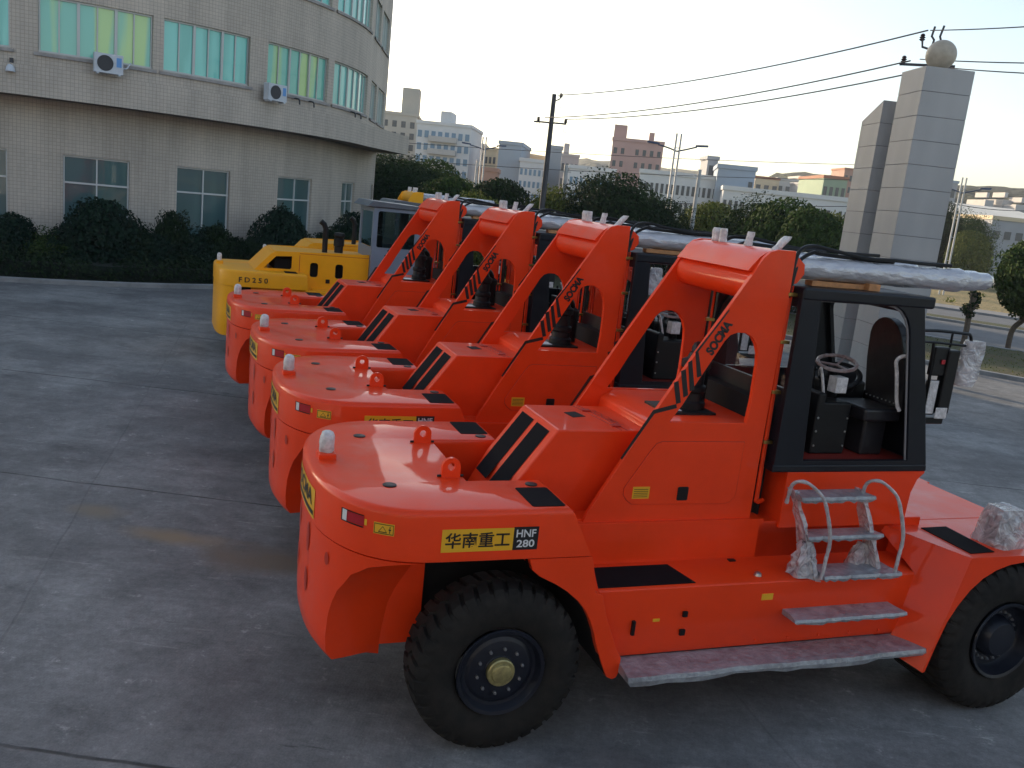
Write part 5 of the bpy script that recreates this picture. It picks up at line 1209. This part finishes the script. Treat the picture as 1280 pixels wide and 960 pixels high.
block('school_building',800,905,221,115,'long white school building with two rows of tall windows','fc_white','win_dark',rows=3,cols=16,ww=.55,wh=.55,ang=R(-7),deep=12)
block('stair_tower',885,898,200,122,'slim grey tower with an open arch on top','fc_grey',rows=1,cols=1,ww=.6,wh=.9,deep=5)
block('gym_building',898,945,212,112,'blue grey gable ended hall with one small window','fc_blue','win_dark',rows=2,cols=5,ang=R(-8),strips=lambda i,j:(i==0 and j==4),deep=12)
block('school_building',905,1062,245,105,'long low white range behind the trees with paired windows','fc_white','win_dark',rows=2,cols=22,ww=.55,wh=.6,ang=R(-9),deep=12,strips=lambda i,j:j%5!=4)
block('low_house',1030,1060,224,150,'green fronted house with a red roof beside the shorter pillar','fc_green','win_dark',rows=2,cols=4,roofm='fc_tileroof')
for i,(a,b,t,d,m,lb) in enumerate(((944,975,224,200,'fc_cream','tan house with a terracotta roof beyond the hall'),(972,1000,226,210,'fc_pale','pale flat house in the middle of the far slope'),(1000,1030,224,220,'fc_pale','pale house by the green fronted one'),(1005,1020,231,190,'fc_grey','small grey house in front of the pale one'),(1056,1075,213,230,'fc_brick','brown peaked house beside the slanted pillar'))):
    block('house',a,b,t,d,lb,m,rows=2,cols=3,roofm='fc_tileroof' if m in('fc_cream','fc_brick') else None,deep=10)
A_=at(1228,284,120); B_=at(1380,300,120); Rg=at(1250,262,146)
wr=empty('warehouse',(A_.x,120,0)); tag(wr,'wide warehouse with a bright white sloping roof at the right edge','building')
Wd=B_.x-A_.x; H0=A_.z; H1=Rg.z
g=G(); g.prism([(0,-.05),(0,H0),(26,H1),(52,H0),(52,-.05)],'x',0,Wd); g.build('wall','fc_grey',wr,ang=0)
g=G(); g.prism([(-.8,H0-.05),(-.8,H0+.12),(26,H1+.3),(52.8,H0+.12),(52.8,H0-.05),(26,H1+.02)],'x',-.6,Wd+.6); g.build('roof','fc_roof',wr,ang=0)
for k in range(8): g=G(); g.box(1.5+k*3.2,3.3+k*3.2,-.05,-.003,H0-2.2,H0-1.0); g.build('window','win_dark',wr,ang=0)
block('warehouse',1198,1236,279,120,'cream low shed with small windows right of the ball pillar','fc_cream',rows=1,cols=4,wh=.3,deep=12,roofm='fc_roof')
block('warehouse',1240,1330,279,118,'grey low annex at the right edge below the warehouse roof','fc_grey',rows=1,cols=6,wh=.4,deep=10,roofm='fc_cream')
block('apartment_block',1168,1198,228,180,'grey block with a blue roof beside the ball pillar','fc_grey',rows=3,cols=3,roofm='fc_blue')
for i,(a,b,t,d,lb) in enumerate(((1232,1243,250,190,'small tan house on the far slope, leftmost at the right edge'),(1254,1267,250,190,'tan house with a water tank on the far slope'),(1270,1300,257,185,'cream house on the far slope by the right edge'))):
    block('house',a,b,t,d,lb,'fc_pale',rows=2,cols=2,deep=8,roofbox=[(.3,.6,1.0)],parapet=False)
# mast on the brick block
T=at(782,162,162); r=empty('roof_mast',(T.x,164,0)); tag(r,'thin lattice mast on the roof of the red brick block','mast'); B_=at(782,178,164)
g=G(); g.tube([(0,0,B_.z),(0,0,T.z)],.18,6); g.box(-.5,.5,-.1,.1,T.z-1.4,T.z-1.2); g.build('shaft','fc_red',r)
# hills
def hill(name,pts,depth,m,back=160):
    g=G(); vs=[];n=len(pts); P=[at(a,b,depth) for a,b in pts]
    for k,p in enumerate(P):
        for j,(t,f) in enumerate(((0,-.02),(.2,.45),(.45,.85),(.7,1.0),(1.0,.7))): vs.append((p.x*(1+.0*t),depth-120+t*back+6*math.sin(k*1.3+j),-.5+(p.z+.5)*f if j else -1))
    fs=[]
    for k in range(n-1):
        for j in range(4): a=k*5+j; fs.append((a,a+5,a+6,a+1))
    g.add(vs,fs); return tag(g.build(name,m,None,ang=80),kind='structure')
mat('hill_wood',(.012,.020,.014),.95,base2=(.035,.045,.026),vscale=.035,bump=1,bscale=.2,bdist=3)
mat('hill_far',(.10,.11,.08),.95,base2=(.22,.20,.15),vscale=.04,bump=1,bscale=.15,bdist=3)
def interp(pts,step=8):
    out=[];rn=random.Random(3)
    for (a,b),(c,d) in zip(pts,pts[1:]):
        n=max(1,int((c-a)/step))
        for k in range(n): out.append((lerp(a,c,k/n),lerp(b,d,k/n)+rn.uniform(-.9,.9)))
    return out+[pts[-1]]
hill('hill',interp([(560,205),(640,203),(700,198),(740,200),(790,206),(860,213),(930,222),(1000,226),(1060,228)]),520,'hill_far')
hill('wooded_hill',interp([(940,226),(960,217),(1000,217),(1040,220),(1080,226),(1140,226),(1190,232),(1230,233),(1280,238),(1400,252)]),330,'hill_wood')
# ================================================================== trees
TG='trees beyond the yard'
TL=[(478,188,56,6.5,7.0,.6,'leaf_dark','round',0,'dark dense tree beside the round building, leftmost of the far trees'),
(512,193,58,6.2,6.0,.6,'leaf_dark','round',1,'dark dense tree in front of the beige unfinished block'),
(545,200,60,6.2,5.0,.8,'leaf_mid','wide',0,'loose green tree with a broad top before the white apartments'),
(566,222,50,3.2,4.0,.2,'leaf_mid','round',2,'small green tree below the white apartments'),
(590,226,75,3.6,5.0,.2,'leaf_light','round',0,'yellow green bush left of the dark round tree'),
(628,224,52,4.4,4.4,.2,'leaf_dark','round',2,'small dark round tree in front of the blue grey block'),
(598,241,46,3.0,3.2,.1,'leaf_light','round',1,'light green bush at the left of the small dark tree'),
(692,233,50,3.9,3.2,.3,'leaf_light','round',1,'yellowish tree between the dark pole and the big dark tree'),
(775,216,50,5.0,6.5,.1,'leaf_dark','round',3,'big dark spreading dome shaped tree in the middle of the photo'),
(822,240,52,3.2,4.6,.2,'leaf_dark','round',0,'dark tree right beside the big dome shaped one'),
(893,253,54,3.7,4.2,.2,'leaf_light','round',2,'light olive tree in front of the white school'),
(955,244,46,4.0,4.6,.3,'leaf_dark','round',1,'darker tree in front of the long low white range'),
(990,249,44,3.8,4.6,.3,'leaf_mid','wide',1,'green tree with loose twigs near the shorter pillar'),
(1020,262,42,2.8,3.6,.2,'leaf_mid','round',2,'green bushy tree left of the shorter pillar'),
(1042,264,50,3.2,3.2,.3,'leaf_light','round',0,'olive tree touching the shorter pillar'),
(1180,246,92,5.6,5.0,.3,'leaf_dark','round',0,'dark tree right behind the ball pillar'),
(1213,262,100,5.2,6.4,.1,'leaf_mid','round',1,'rounded tree with a sunlit top before the cream shed'),
(1217,289,88,4.3,4.2,.15,'leaf_light','round',2,'olive green tree in front of the cream shed'),
(1196,312,92,2.8,3.6,.1,'leaf_mid','round',0,'small tree at the foot of the ball pillar road side')]
for i,(px,py,d,h,wd,zc,lm,kd,vr,lb) in enumerate(TL):
    tree(px,py,d,h,wd,zc,lb,group=TG,lm=lm,kind=kd,variant=vr,size=.14,n=20000)
b1=gnd(1259,438); tree(0,0,b1.y,3.2,3.1,1.45,'roadside tree with a bare leaning trunk at the right edge on the verge',group='verge trees',lm='leaf_mid',kind='wide',variant=3,size=.13,n=16000,x=b1.x,lean=.5)
# cut back stump with tufts
b2=gnd(1202,436); r=empty('pruned_tree',(b2.x,b2.y,0)); tag(r,'thin pruned tree trunk with a few tufts on the verge right of the cab','tree')
g=G(); g.tube(bez([(0,0,-.1),(.03,0,.8),(.0,0,1.6),(.08,0,2.25)]),.11,9,rs=None); 
for a,h in ((.5,1.9),(2.2,1.5),(4,2.1),(5.2,1.75)): g.tube([(0.02,0,h-.3),(.28*math.cos(a),.28*math.sin(a),h+.1)],.035,6)
g.build('trunk','bark',r)
g=G(); rn=random.Random(9)
for c in ((.05,0,2.2),(.2,.1,1.95),(-.15,0,1.6),(.1,0,1.75),(0,0,1.4)): leaves(g,c,.24,.24,.22,170,.10,rn,.3)
g.build('crown','leaf_dark',r,ang=0,recalc=False)
# bushes and grass tufts on the dry field and verge
g=G(); rn=random.Random(12)
for _ in range(5000):
    n_=rn.uniform(.4,8.4); l=rn.uniform(-18,22); p=A0+nr*n_+dr*l; h=rn.uniform(.02,.08); a=rn.uniform(0,6.28); w_=.02
    o=len(g.v); g.v+=[(p.x-w_*math.cos(a),p.y-w_*math.sin(a),.1),(p.x+w_*math.cos(a),p.y+w_*math.sin(a),.1),(p.x+rn.uniform(-.05,.05),p.y+rn.uniform(-.05,.05),.1+h)]; g.f.append((o,o+1,o+2)); g.m.append(0)
tag(g.build('verge_grass','leaf_light',None,ang=0,recalc=False),'short patchy green grass growing on the road verge','grass',kind='stuff')
g=G()
for _ in range(230):
    n_=rn.uniform(32,70); l=rn.uniform(-50,80); p=A0+nr*n_+dr*l; s=rn.uniform(.25,.8); leaves(g,(p.x,p.y,s*.4),s,s,s*.6,50,.16,rn,.3)
tag(g.build('field_scrub','leaf_light',None,ang=0,recalc=False),'scattered dry scrub and weeds on the open field beyond the road','scrub',kind='stuff')
# white lattice fence in the gap below the street lamp
mat('fence_white',(.72,.68,.62),.6)
FA=at(838,276,60);FB=at(912,285,60); fr_=empty('lattice_fence',(FA.x,60,0),0); tag(fr_,'low white lattice fence glimpsed between the trees behind the row','fence')
g=G(); Lf=FB.x-FA.x; n=int(Lf/.35)
for k in range(n+1): g.box(k*.35-.04,k*.35+.04,-.02,.02,0,2.0)
for z in (.2,1.0,1.95): g.box(0,Lf,-.045,-.022,z-.05,z+.05)
g.build('lattice','fence_white',fr_,ang=0)
for k in range(0,n+1,6): g=G(); g.box(k*.35-.12,k*.35+.12,-.17,-.05,0,2.3); g.build('post','fence_white',fr_,ang=0)

# unseen hall added behind the camera; its wall darkens the near truck sides
r=empty('sky_screen_hall',(4,-16,0)); tag(r,'long grey hall added unseen behind the camera, screening sky off the truck sides','building')
g=G(); g.box(-40,40,-14,0,0,10.5); g.build('wall','fc_grey',r,ang=0)
g=G(); g.box(-40.4,40.4,-14.4,.4,10.503,11.1); g.build('roof','fc_blue',r,ang=0)
for k in range(12): g=G(); g.box(-38+k*6.4,-34.5+k*6.4,.003,.06,4.5,7.5); g.build('window','win_dark',r,ang=0)
# air
g=G(); g.box(-905,905,-155,905,-1.2,62); hz=g.build('haze','hazemat_dummy' if False else 'fc_grey',None,ang=0); tag(hz,'thin pale evening haze over the yard and the town','haze',kind='stuff')
hm=bpy.data.materials.new('haze_air'); hm.use_nodes=True; nt=hm.node_tree; nt.nodes.clear(); o=nt.nodes.new('ShaderNodeOutputMaterial'); pv=nt.nodes.new('ShaderNodeVolumePrincipled'); pv.inputs['Color'].default_value=(.92,.93,1,1); pv.inputs['Density'].default_value=.00032; pv.inputs['Anisotropy'].default_value=.0
nt.links.new(pv.outputs[0],o.inputs['Volume']); hz.data.materials.clear(); hz.data.materials.append(hm)
EXPO=1.2
# ------------------------------------------------------------------ light
w=bpy.data.worlds.new('World'); scene.world=w; w.use_nodes=True; nt=w.node_tree
SUN_AZ=R(-38); SUN_EL=R(13)      # azimuth from +Y toward +X ; sun low behind the round building on the left
sky=nt.nodes.new('ShaderNodeTexSky'); sky.sky_type='NISHITA'; sky.sun_disc=False; sky.sun_elevation=SUN_EL; sky.sun_rotation=SUN_AZ; sky.air_density=1.0; sky.dust_density=1.5; sky.ozone_density=1.2; sky.altitude=0
bg=nt.nodes['Background']; bg.inputs['Strength'].default_value=.13; hs=nt.nodes.new('ShaderNodeHueSaturation'); hs.inputs['Saturation'].default_value=.8; nt.links.new(sky.outputs[0],hs.inputs['Color']); nt.links.new(hs.outputs[0],bg.inputs[0])
sl_=bpy.data.lights.new('sun','SUN'); sl_.energy=3.2; sl_.angle=R(.6); sl_.color=(1,.80,.56); so=bpy.data.objects.new('sun',sl_); COL.objects.link(so)
sd=Vector((math.sin(SUN_AZ)*math.cos(SUN_EL),math.cos(SUN_AZ)*math.cos(SUN_EL),math.sin(SUN_EL))); so.rotation_euler=sd.to_track_quat('Z','Y').to_euler(); so.location=(-20,0,40)
scene.view_settings.view_transform='Standard'; scene.view_settings.look='None'; scene.view_settings.exposure=EXPO; scene.view_settings.gamma=1
